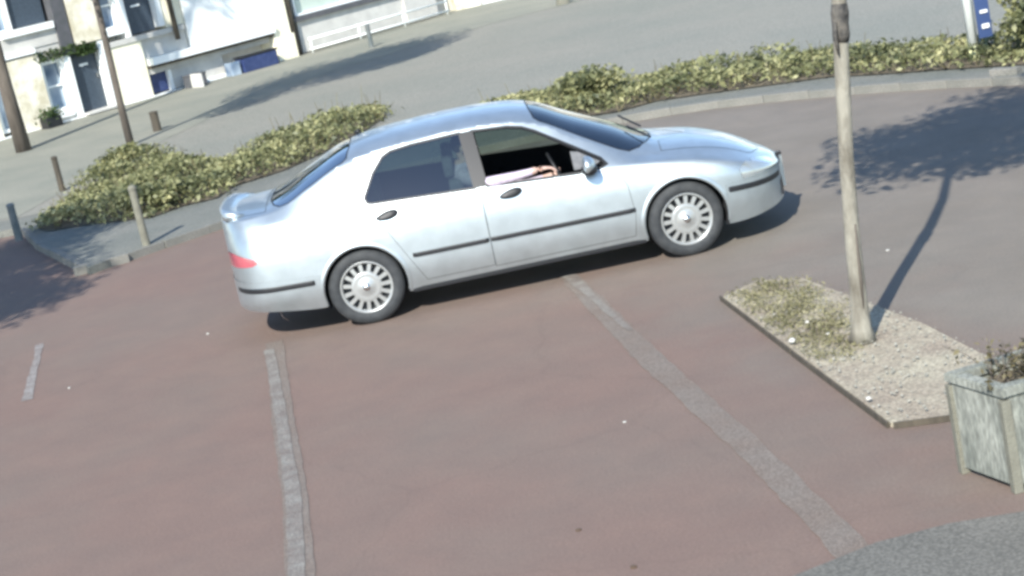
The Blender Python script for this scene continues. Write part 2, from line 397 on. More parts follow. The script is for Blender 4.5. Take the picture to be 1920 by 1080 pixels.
# grass in the left half of the bed
GB = [(2.70, -2.54), (2.93, -4.6), (3.12, -4.7), (3.30, -4.3), (3.36, -3.4), (3.25, -2.5), (3.0, -2.3)]
pts = []
while len(pts) < 5200:
    x, y = random.uniform(2.6, 3.5), random.uniform(-4.8, -2.2)
    if random.random() < ((.35+min(.65, edgedist(x, y, GB)*6)) if inpoly(x, y, GB) else max(0, .22-edgedist(x, y, GB)*1.6)*inpoly(x, y, BED))*(.35+.65*(math.sin(x*14+y*3)*math.sin(y*11) > -.35)): pts.append((x, y, 0.04+random.random()*.018))
tag(leaves('grass', np.array(pts), .03, MT['grass'], aspect=.28), kind='stuff', label='short yellowish grass in the left half of the tree bed')
# pebbles and crumbs on the grit
bm = bmesh.new()
k = 0
while k < 420:
    x, y = random.uniform(2.7, 3.9), random.uniform(-6.1, -2.3)
    if not inpoly(x, y, BED) or (x < 3.25 and y > -4.5 and random.random() < .8): continue
    r_ = random.choice((.004, .005, .007, .010)); k += 1
    bmesh.ops.create_icosphere(bm, subdivisions=1, radius=r_, matrix=Matrix.Translation((x, y, .044+r_*.3)) @ Matrix.Diagonal((1, 1.3, .6, 1)))
tag(bm_obj('pebbles', bm, MT['cement'], recalc=False), kind='stuff', label='pale grit stones scattered over the tree bed')
for i, (x, y, s, lab) in enumerate([(2.88, -4.12, .05, 'largest white stone chip on the edging left of the tree'), (3.03, -5.62, .035, 'small white stone chip on the edging near the bed tip'),
                               (3.12, -4.13, .026, 'tiny white stone chip in the grass just left of the trunk'), (3.06, -3.75, .03, 'pale flat chip in the grass above the white chips')]):
    bm = bmesh.new(); bmesh.ops.create_icosphere(bm, subdivisions=2, radius=s*.5)
    for v in bm.verts: v.co = Vector((v.co.x*random.uniform(.8, 1.2), v.co.y*random.uniform(.8, 1.2), v.co.z*.7))
    o = bm_obj('stone_chip', bm, MT['chip']); o.location = (x, y, .05+s*.15); tag(o, lab, 'stone', 'white chips round the tree bed')
for i, (x, y, s, m, lab) in enumerate([(1.65, -4.92, .024, 'chip', 'small white scrap lying on the open red tarmac'), (4.04, -2.06, .03, 'chip', 'pale scrap on the grey tarmac behind the tree'),
                                  (1.21, -6.6, .035, 'brownleaf', 'dark brown dead leaf on the tarmac near the bottom edge'), (1.43, -7.27, .04, 'brownleaf', 'brown dead leaf at the very bottom of the tarmac'),
                                  (-1.52, .1, .035, 'chip', 'pale scrap on the tarmac behind the silver car'), (-2.59, -.84, .03, 'chip', 'pale scrap on the left tarmac by the faint white line')]):
    P = [(math.cos(a)*s*.5*random.uniform(.6, 1.1), math.sin(a)*s*.5*random.uniform(.6, 1.1)) for a in np.linspace(0, 5.6, 7)]
    o = slab('litter_scrap' if m == 'chip' else 'dead_leaf', P, 0, s*.25, MT[m]); o.location = (x, y, .001); tag(o, lab, 'scrap' if m == 'chip' else 'leaf')

# ------------------------------------------------------------------ trees
def crown_pts(c, rx, ry, rz, n, clumps=16):
    cs = []
    for _ in range(clumps):
        v = rng.normal(size=3); v /= np.linalg.norm(v); v *= rng.random()**.45*.8
        cs.append((v*np.array([rx, ry, rz])+c, .28+.3*rng.random()))
    P = []
    for _ in range(n):
        q, r_ = cs[rng.integers(len(cs))]
        v = rng.normal(size=3); v /= np.linalg.norm(v); v *= rng.random()**.5
        P.append(q+v*np.array([rx, ry, rz])*r_)
    return np.array(P), cs
def tree(base, path, rad, crown, n, label, m='bark', rot=0, group='young street trees'):
    """path: trunk points relative to the base"""
    t = empty('street_tree', base); tag(t, label, 'tree', group)
    bm = bmesh.new(); tube(bm, path, rad, 14); trunk = bm_obj('trunk', bm, MT[m], t, True)
    c = np.array(crown[0]); P, cs = crown_pts(c, *crown[1], n)
    if rot:
        Rm = np.array([[math.cos(rot), -math.sin(rot), 0], [math.sin(rot), math.cos(rot), 0], [0, 0, 1]])
        P = (P-c)@Rm.T+c; cs = [((q-c)@Rm.T+c, r_) for q, r_ in cs]
    bm = bmesh.new(); top = Vector(path[-1])
    for q, r_ in cs:
        q = Vector(q); s = Vector(path[-2]).lerp(top, random.random())
        mid = s.lerp(q, .5)+Vector((random.uniform(-.1, .1), random.uniform(-.1, .1), .15))
        tube(bm, [s, mid, q], [rad[-1]*.8, rad[-1]*.5, rad[-1]*.2], 6)
    bm_obj('limbs', bm, MT[m], t, True)['kind'] = 'stuff'
    leaves('crown', P, .11, MT['leaf2'], t, flat=.2, aspect=.6)
    return t
t1 = tree((3.29, -4.38, .03), [(0, 0, 0), (.004, 0, .09), (.018, 0, .25), (.045, 0, .7), (.09, 0, 1.2), (.16, 0, 1.8), (.22, 0, 2.3), (.26, 0, 3.0), (.25, .02, 3.8), (.2, 0, 4.6)],
          [.092, .068, .057, .051, .048, .049, .048, .044, .04, .03], ((.6, .2, 4.95), (1.75, 1.8, 1.35)), 11000,
          'slim pale-barked tree leaning slightly in the small grassy bed')
# tie and stake
bm = bmesh.new(); tube(bm, [(.178, -.003, 1.93), (.184, -.006, 1.97), (.19, -.003, 2.04), (.197, -.006, 2.10), (.204, 0, 2.16)], [.050, .056, .053, .058, .051], 14); tube(bm, [(.15, -.05, 2.06), (.13, -.075, 1.98), (.135, -.07, 1.86)], [.012, .016, .006], 6); bm_obj('tree_tie', bm, MT['rubber'], t1, True)
bm = bmesh.new(); tube(bm, [(.028, -.05, .2), (.045, -.058, .45), (.066, -.05, .78)], [.006, .011, .005], 6); bm_obj('bark_split', bm, MT['barkdark'], t1, True)
tree((-4.49, 15.5, PH), [(0, 0, 0), (0, 0, .8), (.02, 0, 1.8), (.03, 0, 2.8), (.1, 0, 4.2)], [.07, .06, .056, .055, .05], ((1.45, -.3, 4.9), (2.0, 4.3, 1.3)), 27000,
     'dark thin-trunked tree standing in the left shrub bed', 'barkdark', R(-27))
tree((-6.9, 18.3, PH), [(0, 0, 0), (-.02, 0, 1.2), (-.03, 0, 3), (0, 0, 6.5)], [.15, .125, .115, .08], ((.0, .0, 8.2), (1.2, 1.2, .9)), 2500,
     'thick grey-brown trunk cut off by the left picture edge', 'barkdark')
tree((6.2, -4.0, .0), [(0, 0, 0), (0, 0, 1.5), (.05, 0, 4.2)], [.09, .07, .05], ((-.1, .2, 5.0), (2.0, 2.4, 1.4)), 18000, 'street tree beyond the right edge that shades the road', 'bark')
tree((8.6, -2.4, .0), [(0, 0, 0), (0, 0, 1.5), (.05, 0, 4.2)], [.09, .07, .05], ((0, .2, 5.0), (1.9, 2.2, 1.4)), 6500, 'further street tree beyond the right edge', 'bark')
tree((-7.0, -3.0, 0), [(0, 0, 0), (0, 0, 1.5), (.05, 0, 4.2)], [.09, .07, .05], ((0, .2, 5.2), (2.1, 2.2, 1.4)), 12000, 'street tree beyond the left edge by the road mouth', 'bark')
tree((-6.5, .6, 0), [(0, 0, 0), (0, 0, 1.5), (.05, 0, 4.2)], [.09, .07, .05], ((0, .2, 5.2), (1.7, 1.9, 1.4)), 7000, 'street tree beyond the left edge nearest the pavement', 'bark')

# ------------------------------------------------------------------ shrub beds
BL = [(-4.62, 8.1), (-4.38, 7.65), (-3.86, 7.5), (-2.95, 6.95), (-2.6, 7.35), (-2.17, 7.4), (-2.0, 8.15), (-1.4, 8.6), (-.9, 9.5), (-.35, 11.0), (-.05, 12.0), (-.1, 12.9), (-.5, 13.7), (-1.1, 13.3), (-1.7, 12.0), (-2.1, 10.9), (-2.7, 10.5), (-3.5, 12.9), (-4.0, 13.2), (-4.35, 12.4), (-4.55, 10.5)]
BR = [(1.3, 10.9), (1.83, 8.7), (2.35, 7.8), (2.97, 7.5), (3.53, 7.72), (4.21, 7.4), (4.81, 7.05), (5.55, 6.65), (5.95, 6.1), (6.62, 5.35), (7.35, 4.45), (9.2, 1.9), (9.9, 3.2), (7.9, 6.3), (7.3, 7.0), (6.6, 7.8), (6.0, 8.6), (5.2, 9.0), (4.5, 9.3), (3.9, 9.8), (3.3, 9.5), (2.7, 10.4), (2.0, 11.0)]
for nm, P in (('shrub_bed_soil', BL), ('shrub_bed_soil', BR)): sheet(nm, P, PH+.016, MT['soil'])
def hedge(P, hmax, n, label, size=.07, mounds=40):
    t = empty('hedge', (P[0][0], P[0][1], PH)); tag(t, label, 'hedge', 'low shrub hedges along the pavement')
    xs = [p[0] for p in P]; ys = [p[1] for p in P]; Q = []; mm = []
    while len(mm) < mounds:
        x, y = random.uniform(min(xs), max(xs)), random.uniform(min(ys), max(ys))
        if inpoly(x, y, P): mm.append((x, y, random.uniform(.3, .75), random.uniform(.55, 1.15)))
    while len(Q) < n:
        x, y = random.uniform(min(xs), max(xs)), random.uniform(min(ys), max(ys))
        if not inpoly(x, y, P): continue
        h = .25
        for a, b, r_, k in mm:
            q = ((x-a)**2+(y-b)**2)/(r_*r_)
            if q < 1: h = max(h, k*math.sqrt(1-q))
        e = min(1, edgedist(x, y, P)/.28); h *= .25+.75*math.sqrt(e)
        z = h*hmax*(1-random.random()**2*.75)
        if math.sin(x*5.1+math.sin(y*3.7)*1.7)*math.sin(y*2.9+x*1.3) > .45 and random.random() < .6: continue
        Q.append((x-P[0][0]+random.gauss(0, .09), y-P[0][1]+random.gauss(0, .11), z+.015+abs(random.gauss(0, .015))))
    leaves('foliage', np.array(Q), size, MT['leaf'], t)
    bm = bmesh.new()
    for a, b, r_, k in mm:
        for _ in range(3):
            x0, y0 = a-P[0][0], b-P[0][1]; dx, dy = random.uniform(-.2, .2), random.uniform(-.2, .2)
            tube(bm, [(x0, y0, 0), (x0+dx*.6, y0+dy*.6, hmax*.4*k), (x0+dx, y0+dy, hmax*.8*k)], [.008, .006, .003], 5)
    for _ in range(220):
        x, y = random.uniform(min(xs), max(xs)), random.uniform(min(ys), max(ys))
        if inpoly(x, y, P):
            dx, dy, hh = random.uniform(-.1, .1), random.uniform(-.1, .1), hmax*random.uniform(.9, 1.45)
            tube(bm, [(x-P[0][0], y-P[0][1], 0), (x-P[0][0]+dx, y-P[0][1]+dy, hh)], [.006, .003], 4)
    bm_obj('stems', bm, MT['dry'], t)['kind'] = 'stuff'
    return t
hedge(BL, .27, 20000, 'straggly yellow-green low hedge behind the car boot', .07)
hedge(BR, .245, 18000, 'long low yellow-green hedge running to the right picture edge', .07)
def shrub(x, y, r_, h, n, label, squash=1.0):
    t = empty('shrub', (x, y, PH)); tag(t, label, 'shrub')
    P, cs = crown_pts(np.array([0, 0, h*.5]), r_, r_*squash, h*.5, n, 18)
    P[:, 2] = np.abs(P[:, 2])+.02
    leaves('foliage', P, .075, MT['leaf'], t)
    bm = bmesh.new()
    for q, _ in cs: tube(bm, [(0, 0, 0), (q[0]*.5, q[1]*.5, abs(q[2])*.6), (q[0], q[1], abs(q[2]))], [.014, .009, .004], 5)
    bm_obj('stems', bm, MT['barkdark'], t)['kind'] = 'stuff'
shrub(2.85, 8.9, .72, .42, 3200, 'bushy rounded shrub just above the car windscreen')
shrub(7.62, 5.2, .45, .85, 3600, 'tall green shrub at the top right picture corner beside the white post')
shrub(-4.15, 12.6, .42, .42, 1500, 'darker tufty shrub at the left end of the left bed')
shrub(-2.9, 7.6, .4, .36, 1600, 'rounded shrub on the front edge of the left bed')

# ------------------------------------------------------------------ posts
def bollard(x, y, h, r_, m, label, cap=True, z=PH, lean=0, group='short posts along the pavement'):
    t = empty('bollard', (x, y, z)); tag(t, label, 'bollard', group)
    bm = bmesh.new(); tube(bm, [(0, 0, 0), (lean*.5, 0, h*.5), (lean, 0, h*.93)], [r_*1.08, r_, r_], 12); bm_obj('shaft', bm, MT[m], t, False)
    bm = bmesh.new(); tube(bm, [(lean, 0, h*.93), (lean, 0, h*.97), (lean, 0, h)], [r_*1.15, r_*1.1, r_*.6], 12); bm_obj('cap', bm, MT[m], t, False)
bollard(-4.9, 11.4, .53, .045, 'bollard', 'slim dark timber bollard at the left end of the left hedge')
bollard(-4.22, 16.9, .36, .075, 'bollard', 'stubby dark bollard just beyond the dark tree trunk')
bollard(-4.72, 7.45, .48, .05, 'greypost', 'dark green bollard at the left picture edge')
bollard(-.55, 24.7, .52, .05, 'greypost', 'grey bollard in front of the large shop window rails')
bollard(-2.74, 5.0, .70, .045, 'concretepost', 'pale concrete post on the kerb corner left of the car', z=PH)
bollard(3.75, 25.4, .3, .15, 'concretepost', 'squat pale bollard beyond the far shop front')
# sign post top right
sp_ = empty('sign_post', (7.04, 5.55, PH)); tag(sp_, 'white post with yellowish foot and small blue sign in the hedge', 'sign')
bm = bmesh.new(); tube(bm, [(0, 0, .18), (0, 0, 2.6)], .058, 14); bm_obj('post', bm, MT['postwhite'], sp_, True)
bm = bmesh.new(); tube(bm, [(0, 0, 0), (0, 0, .18)], .062, 14); bm_obj('post_foot', bm, MT['postyellow'], sp_, True)
boxobj('sign_panel', (.17, .03, .62), (.17, .02, .75), MT['blue'], sp_, R(8), .006)
for z_, s_ in ((.83, .05), (.55, .035), (.38, .05)):
    boxobj('sign_mark', (.18, .012, z_), (.09, .012, s_), MT['white'], sp_, R(8))
# near-right dark post at the corner
bollard(3.28, -8.62, .55, .05, 'greypost', 'dark steel post cut by the bottom right picture corner', z=.03)
# marker kerb block
o = boxobj('kerb_marker', (6.98, 4.22, PH+.03), (.34, .12, .08), MT['kerb'], None, R(-48), .01); tag(o, 'pale concrete block on the kerb at the right edge', 'block')

# ------------------------------------------------------------------ planter
pl = empty('planter', (3.31, -7.36, 0), R(0)); tag(pl, 'weathered mossy concrete planter with dry twigs at the right edge', 'planter')
PA, PB, PC, PD = Vector((-.12, .42)), Vector((.03, .0)), Vector((.78, .12)), Vector((.64, .62))
HP = .54
def wall4(name, a, b, t_, z0, z1, m):
    d = (b-a).normalized(); n_ = Vector((-d.y, d.x)); q = [a, b, b+n_*t_, a+n_*t_]
    bm = bmesh.new(); lo = [bm.verts.new((p.x, p.y, z0)) for p in q]; hi = [bm.verts.new((p.x, p.y, z1)) for p in q]
    bm.faces.new(lo); bm.faces.new(hi)
    for i in range(4): bm.faces.new((lo[i], lo[(i+1) % 4], hi[(i+1) % 4], hi[i]))
    bmesh.ops.bevel(bm, geom=bm.edges[:], offset=.008, segments=2, affect='EDGES')
    return bm_obj(name, bm, m, pl)
for a, b in ((PA, PB), (PB, PC), (PC, PD), (PD, PA)):
    d = (b-a).normalized()
    wall4('side_panel', a+d*.02, b-d*.02, .05, .03, HP-.05, MT['planter'])
    e0 = 0 if a in (PB, PD) else .02
    wall4('rim', a-d*e0+Vector((d.y, -d.x))*.012, b+d*e0+Vector((d.y, -d.x))*.012, .08, HP-.048, HP+(.0 if e0 else .004), MT['planter'])
for p in (PA, PB, PC, PD):
    boxobj('corner_post', (p.x*.97+.008, p.y*.97+.008, .24), (.05, .05, .48), MT['concretepost'], pl, R(8), .006)
bm = bmesh.new(); q = [PA*.93, PB*.93, PC*.93, PD*.93]; bm.faces.new([bm.verts.new((p.x+.015, p.y+.02, HP-.07)) for p in q]); bm_obj('planter_soil', bm, MT['soil'], pl)
dp = empty('dry_plant', (3.62, -7.1, HP-.07)); tag(dp, 'dry straggly plant growing from the concrete planter', 'plant')
bm = bmesh.new(); Q = []
for _ in range(34):
    x, y = random.uniform(-.3, .3), random.uniform(-.15, .25); dx, dy, h = random.uniform(-.22, .22), random.uniform(-.15, .15), random.uniform(.06, .2)
    pp = [Vector((x, y, 0)), Vector((x+dx*.5, y+dy*.5, h*.7)), Vector((x+dx, y+dy, h))]
    tube(bm, pp, [.004, .003, .002], 5)
    for _ in range(14): Q.append(tuple(pp[0].lerp(pp[2], random.uniform(.2, 1))+Vector((random.gauss(0, .025), random.gauss(0, .025), random.gauss(0, .02)))))
bm_obj('twigs', bm, MT['barkdark'], dp)['kind'] = 'stuff'
leaves('leaves', np.array(Q), .038, MT['dry'], dp)
exec_facade = True

# ------------------------------------------------------------------ shop fronts across the street
def facade(origin, ang, name, label):
    t = empty(name, (origin[0], origin[1], PH), ang); tag(t, label, 'building', 'shop buildings across the street')
    return t
def fb(parent, name, t0, t1, z0, z1, m, d0=-.02, d1=.1, label=None, bevel=0):
    """box on a facade: t0..t1 along it, z0..z1 up, d0..d1 out towards the street (local -y)"""
    o = boxobj(name, ((t0+t1)/2, -(d0+d1)/2, (z0+z1)/2), (t1-t0, abs(d1-d0), z1-z0), MT[m], parent, 0, bevel)
    if label: o['label'] = label
    return o
def sub(parent, name, t0, t1, z0, z1, m, d0, d1): return fb(parent, name, t0, t1, z0, z1, m, d0, d1)
A = facade((-5.374, 23.905), R(42), 'shop_building', 'long cream and white shop front building at the top left')
fb(A, 'wall', -14, 9.4, -.1, 5.4, 'wall', -5, -.30)
fb(A, 'cornice', -14, 9.5, 5.4, 5.6, 'white', -.28, .1)
fb(A, 'roof', -14, 9.4, 5.6, 5.75, 'slate', -5, .0)
# plinth line
fb(A, 'plinth', -9, 1.18, -.1, .03, 'white', -.3, .16)
fb(A, 'plinth', 1.2, 3.4, -.1, .07, 'white', -.3, .22)
def framed(parent, t0, t1, z0, z1, fr, gl, fw_=.07, d=.04, bars=0, name='window', mullions=0):
    f = fb(parent, name, t0, t0+fw_, z0, z1, fr, -.2, d)
    sub(f, 'frame', t1-fw_, t1, z0, z1, fr, -.2, d); sub(f, 'frame', t0+fw_, t1-fw_, z1-fw_, z1, fr, -.2, d-.003)
    sub(f, 'frame', t0+fw_, t1-fw_, z0, z0+fw_, fr, -.2, d-.003)
    sub(f, 'pane', t0+fw_, t1-fw_, z0+fw_, z1-fw_, gl, -.22, -.10)
    for k in range(bars):
        z = z0+(z1-z0)*(k+1)/(bars+1); sub(f, 'glazing_bar', t0+fw_, t1-fw_, z-.018, z+.018, fr, -.12, -.05)
    for k in range(mullions):
        x = t0+(t1-t0)*(k+1)/(mullions+1); sub(f, 'glazing_bar', x-.025, x+.025, z0+fw_, z1-fw_, fr, -.12, -.04)
    return f
# lower row (left to right)
fb(A, 'pier', -4.3, -3.55, .03, 1.5, 'stone', -.3, .12)
framed(A, -3.52, -3.15, .1, 1.35, 'white', 'blueglass')
fb(A, 'pier', -3.1, -2.38, .03, 1.47, 'stone', -.3, .14, 'blotchy cream pier left of the lower white window')
framed(A, -2.34, -1.80, .22, 1.28, 'white', 'blueglass', bars=1)
fb(A, 'sill', -2.38, -1.86, .10, .21, 'white', -.3, .12)
fb(A, 'window_base', -2.36, -1.80, .03, .10, 'wall', -.3, .05)
fb(A, 'door_jamb', -1.80, -1.66, .03, 1.30, 'white', -.3, .12)
d_ = fb(A, 'door', -1.64, -.98, .05, 1.40, 'darkdoor', -.25, -.05, 'dark navy door in the lower row')
sub(d_, 'door_frame', -1.66, -1.58, .05, 1.42, 'greenpaint', -.05, .0); sub(d_, 'door_frame', -1.58, -.96, 1.30, 1.42, 'greenpaint', -.05, .0)
sub(d_, 'notice', -1.40, -1.20, 1.0, 1.05, 'white', -.05, -.03)
sub(d_, 'door_handle', -1.08, -1.04, .7, .8, 'chrome', -.05, .0)
fb(A, 'door_jamb', -.96, -.82, .03, 1.42, 'white', -.3, .12)
fb(A, 'threshold', -1.66, -.78, .03, .07, 'wall', -.2, .3)
fb(A, 'pier', -.78, .08, .03, 1.22, 'cream', -.3, .12, 'smooth cream pier right of the lower door')
# string course
fb(A, 'string_course', -4.4, -2.42, 1.5, 1.60, 'white', -.3, .17)
fb(A, 'string_course', -.85, 1.22, 1.225, 1.33, 'wall', -.3, .15)
fb(A, 'wall_panel', -3.1, -1.80, 1.60, 1.90, 'wall', -.3, .08)
fb(A, 'wall_panel', -2.38, -1.66, 1.285, 1.595, 'wall', -.3, .06)
fb(A, 'wall_panel', .1, 1.26, .82, 1.222, 'wall', -.3, .06)
# upper row
framed(A, -3.3, -2.72, 2.0, 3.1, 'white', 'blueglass', bars=1)
fb(A, 'upper_panel', -2.70, -1.9, 2.05, 3.1, 'darkdoor', -.25, -.05, 'dark upper opening above the left pier')
fb(A, 'sill', -3.05, -1.85, 1.905, 2.04, 'white', -.3, .16)
fb(A, 'pilaster', -1.80, -1.50, 1.30, 3.2, 'slate', -.3, .13, 'grey-brown pilaster between the upper openings')
fb(A, 'pier', -1.46, -.80, 1.45, 3.0, 'stone', -.3, .12, 'blotchy cream pier in the upper row')
framed(A, -.76, -.24, 1.56, 2.6, 'white', 'blueglass', bars=1)
fb(A, 'sill', -.80, -.26, 1.45, 1.55, 'white', -.3, .12)
fb(A, 'door_jamb', -.22, -.10, 1.34, 2.6, 'white', -.3, .12)
fb(A, 'upper_panel', -.08, .62, 1.36, 2.6, 'darkdoor', -.25, -.05, 'dark upper opening beside the drainpipe')
fb(A, 'notice', .14, .36, 1.92, 1.96, 'white', -.05, -.02)
fb(A, 'door_jamb', .64, .78, 1.40, 2.6, 'white', -.3, .12)
fb(A, 'pier', .80, 1.26, 1.34, 3.0, 'cream', -.3, .10)
bm = bmesh.new(); tube(bm, [(.96, -.2, 1.05), (.96, -.2, 3.2)], .055, 12); bm_obj('drainpipe', bm, MT['bollard'], A, True)
# small opening, white panel and its shelf
fb(A, 'low_hatch', .12, .60, .06, .46, 'navy', -.25, -.04, 'small navy hatch at pavement level')
fb(A, 'hatch_frame', .08, .118, .04, .50, 'slate', -.3, .04); fb(A, 'hatch_frame', .602, .68, .04, .50, 'white', -.3, .06)
fb(A, 'shelf', .14, 3.46, .66, .815, 'white', -.3, .30, 'sloping white shelf under the big white panel')
fb(A, 'shelf_edge', .14, 3.44, .60, .655, 'bollard', -.3, .24)
fb(A, 'shutter', 1.30, 3.42, .82, 2.9, 'white', -.3, .12, 'large blank white shutter')
fb(A, 'wall_panel', .12, 3.4, .47, .595, 'wall', -.3, .08)
fb(A, 'wall_panel', .70, 2.06, .05, .465, 'wall', -.3, .04)
fb(A, 'pier', 3.46, 3.94, .03, 3.0, 'cream', -.3, .20, 'pale cream pier beside the dark drainpipe')
fb(A, 'pier_base', 3.42, 3.98, -.05, .55, 'cream', -.3, .25)
bm = bmesh.new(); tube(bm, [(4.08, -.1, .0), (4.08, -.1, 3.2)], .08, 12); bm_obj('drainpipe', bm, MT['bollard'], A, True)
fb(A, 'wall_panel', 4.0, 4.3, 0, 3.0, 'slate', -.3, -.05)
framed(A, 4.30, 7.36, .86, 2.6, 'white', 'shopglass', .05, .03, mullions=1)
fb(A, 'sill', 4.16, 7.5, .74, .855, 'slate', -.3, .10)
fb(A, 'stall_riser', 4.3, 7.5, .03, .735, 'wall', -.3, .02)
fb(A, 'pier', 7.5, 8.5, .03, 3.0, 'wall', -.3, .10)
fb(A, 'string_course', -14, 9.4, 3.22, 3.36, 'white', -.3, .16)
for k in range(7):
    framed(A, -6.6+k*2.2, -5.6+k*2.2, 3.7, 5.0, 'white', 'blueglass', .06, .03, bars=1)
# storefront clutter
rl = empty('guard_rail', (-5.374, 23.905, PH), R(42)); tag(rl, 'two-bar white rail along the foot of the big shop window', 'rail')
for z_ in (.10, .33):
    bm = bmesh.new(); tube(bm, [(4.2, -.42, z_), (8.55, -.42, z_)], .026, 8); bm_obj('bar', bm, MT['postwhite'], rl, True)
for x_ in (4.25, 5.7, 7.1, 8.5):
    bm = bmesh.new(); tube(bm, [(x_, -.42, 0), (x_, -.42, .37)], .022, 8); bm_obj('rail_post', bm, MT['postwhite'], rl, True)
def along(t_, out, z=PH):
    a = R(42); return (-5.374+math.cos(a)*t_+math.sin(a)*out, 23.905+math.sin(a)*t_-math.cos(a)*out, z)
def clutter(name, t_, out, s, m, label, cat, lid=None):
    e = empty(name, along(t_, out), R(42)); tag(e, label, cat)
    boxobj('body', (0, 0, s[2]*.5), s, MT[m], e, 0, .02)
    if lid: boxobj('lid', (0, 0, s[2]+.022), (s[0]*1.06, s[1]*1.06, .04), MT[lid], e, 0, .01)
    return e
clutter('storage_box', 2.68, .42, (.95, .3, .32), 'navy', 'dark blue crate on the pavement below the white shelf', 'crate', 'trim')
clutter('storage_box', 2.02, .40, (.24, .26, .30), 'blueglass', 'small pale blue box left of the dark blue crate', 'box')
clutter('storage_box', .98, .42, (.40, .3, .24), 'slate', 'dark grey box under the left end of the shelf', 'box', 'slate')
clutter('planter_pot', -2.62, .42, (.34, .3, .22), 'trim', 'black trough with dark plant at the foot of the cream pier', 'planter')
Pq = rng.normal(size=(500, 3))*np.array([.12, .1, .07])+np.array([0, 0, .26])
e = empty('pot_plant', along(-2.62, .42), R(42)); tag(e, 'dark green plant in the black trough', 'plant'); leaves('foliage', Pq, .07, MT['leaf2'], e)
e = clutter('a_board', .80, .75, (.05, .4, .30), 'wall', 'small grey A-board standing on the pavement under the shelf', 'board')
# climbing greenery over the doors
for t0, t1, z0, z1, lab in ((-2.5, -1.2, 1.28, 1.5, 'green creeper hanging above the lower navy door'), (-.9, .1, 2.3, 2.75, 'green creeper above the upper dark opening'), (-1.5, -1.0, 1.22, 1.42, 'dark tuft of creeper under the upper cream pier')):
    e = empty('creeper', (-5.374, 23.905, PH), R(42)); tag(e, lab, 'plant', 'creepers on the shop front')
    n_ = 520; Pq = np.stack([t0+(t1-t0)*rng.random(n_), -.18+.1*rng.random(n_), z0+(z1-z0)*rng.random(n_)], 1); leaves('foliage', Pq, .075, MT['leaf2'], e)
# second building, turned further towards the camera
B0 = along(9.45, 0, PH)
B = facade((B0[0]+.15, B0[1]), R(16), 'shop_building', 'pale shop front building at the top centre with a white shutter')
fb(B, 'wall', 0, 12, -.1, 5.2, 'wall', -5, -.30)
fb(B, 'pier', -.4, .25, 0, 3, 'stone', -.3, .12)
framed(B, .3, 2.0, .35, 2.2, 'white', 'blueglass', .05, .03, mullions=1)
fb(B, 'stall_riser', .3, 2.0, .0, .345, 'white', -.3, .04)
fb(B, 'pier', 2.05, 2.5, 0, 3, 'stone', -.3, .12)
fb(B, 'shutter', 2.55, 4.9, .06, 2.4, 'white', -.25, .02, 'white roller shutter')
fb(B, 'pier', 4.95, 5.4, 0, 3, 'stone', -.3, .12)
framed(B, 5.45, 8.2, .25, 2.3, 'greenpaint', 'shopglass', .06, .03, mullions=2)
fb(B, 'stall_riser', 5.45, 8.2, 0, .245, 'greenpaint', -.3, .04)
fb(B, 'pier', 8.25, 12, 0, 3, 'cream', -.3, .12)
fb(B, 'string_course', -.4, 12, 3.0, 3.15, 'white', -.3, .16)
for k in range(4): framed(B, .8+k*2.8, 1.9+k*2.8, 3.5, 4.7, 'white', 'blueglass', .06, .03, bars=1)
fb(B, 'roof', -.4, 12, 5.2, 5.35, 'slate', -5, .1)

# ------------------------------------------------------------------ the car
def pchip(P):
    P = sorted(P); x = np.array([p[0] for p in P], float); y = np.array([p[1] for p in P], float)
    h = np.diff(x); dl = np.diff(y)/h; m = np.zeros(len(x)); m[0], m[-1] = dl[0], dl[-1]
    for i in range(1, len(x)-1):
        m[i] = 0 if dl[i-1]*dl[i] <= 0 else (h[i-1]+h[i])/(h[i-1]/dl[i]+h[i]/dl[i-1]) if True else 0
    def f(q):
        q = np.clip(q, x[0], x[-1]); i = np.clip(np.searchsorted(x, q)-1, 0, len(x)-2); t = (q-x[i])/h[i]
        return float((2*t**3-3*t**2+1)*y[i]+(t**3-2*t*t+t)*h[i]*m[i]+(-2*t**3+3*t*t)*y[i+1]+(t**3-t*t)*h[i]*m[i+1])
    return f
XR, XF = -1.13, 3.645
wmid = pchip([(-1.13, .865), (-.6, .875), (.0, .885), (1.3, .89), (2.7, .885), (3.0, .88), (3.7, .87)])
def Wd(x):
    w_ = wmid(x)
    if x > 2.95: w_ *= max(0, 1-((x-2.95)/(XF-2.95))**2.7)**(1/2.2)
    if x < -.6: w_ *= max(0, 1-((-.6-x)/(-.6-XR))**3.6)**(1/2.4)
    return w_
zbot = pchip([(-1.13, .31), (-.8, .27), (-.4, .22), (0, .205), (2.7, .205), (3.1, .20), (3.7, .25)])
belt = pchip([(-1.13, .93), (-.9, .955), (-.5, .98), (.1, .985), (1.1, .935), (2.0, .875), (2.4, .855), (2.8, .80), (3.2, .70), (3.45, .61), (3.645, .53)])
y5 = pchip([(-1.13, .70), (-.9, .68), (-.62, .655), (-.3, .61), (.1, .565), (.6, .565), (1.4, .57), (1.62, .575), (2.0, .65), (2.3, .715), (2.45, .71), (3.0, .68), (3.4, .64), (3.7, .60)])
z5 = pchip([(-1.13, 1.015), (-.9, 1.04), (-.62, 1.06), (-.3, 1.19), (.0, 1.315), (.2, 1.355), (.5, 1.385), (1.0, 1.40), (1.4, 1.375), (1.62, 1.325), (2.0, 1.11), (2.28, .945), (2.42, .895), (2.8, .845), (3.2, .745), (3.4, .665), (3.5, .61), (3.645, .54)])
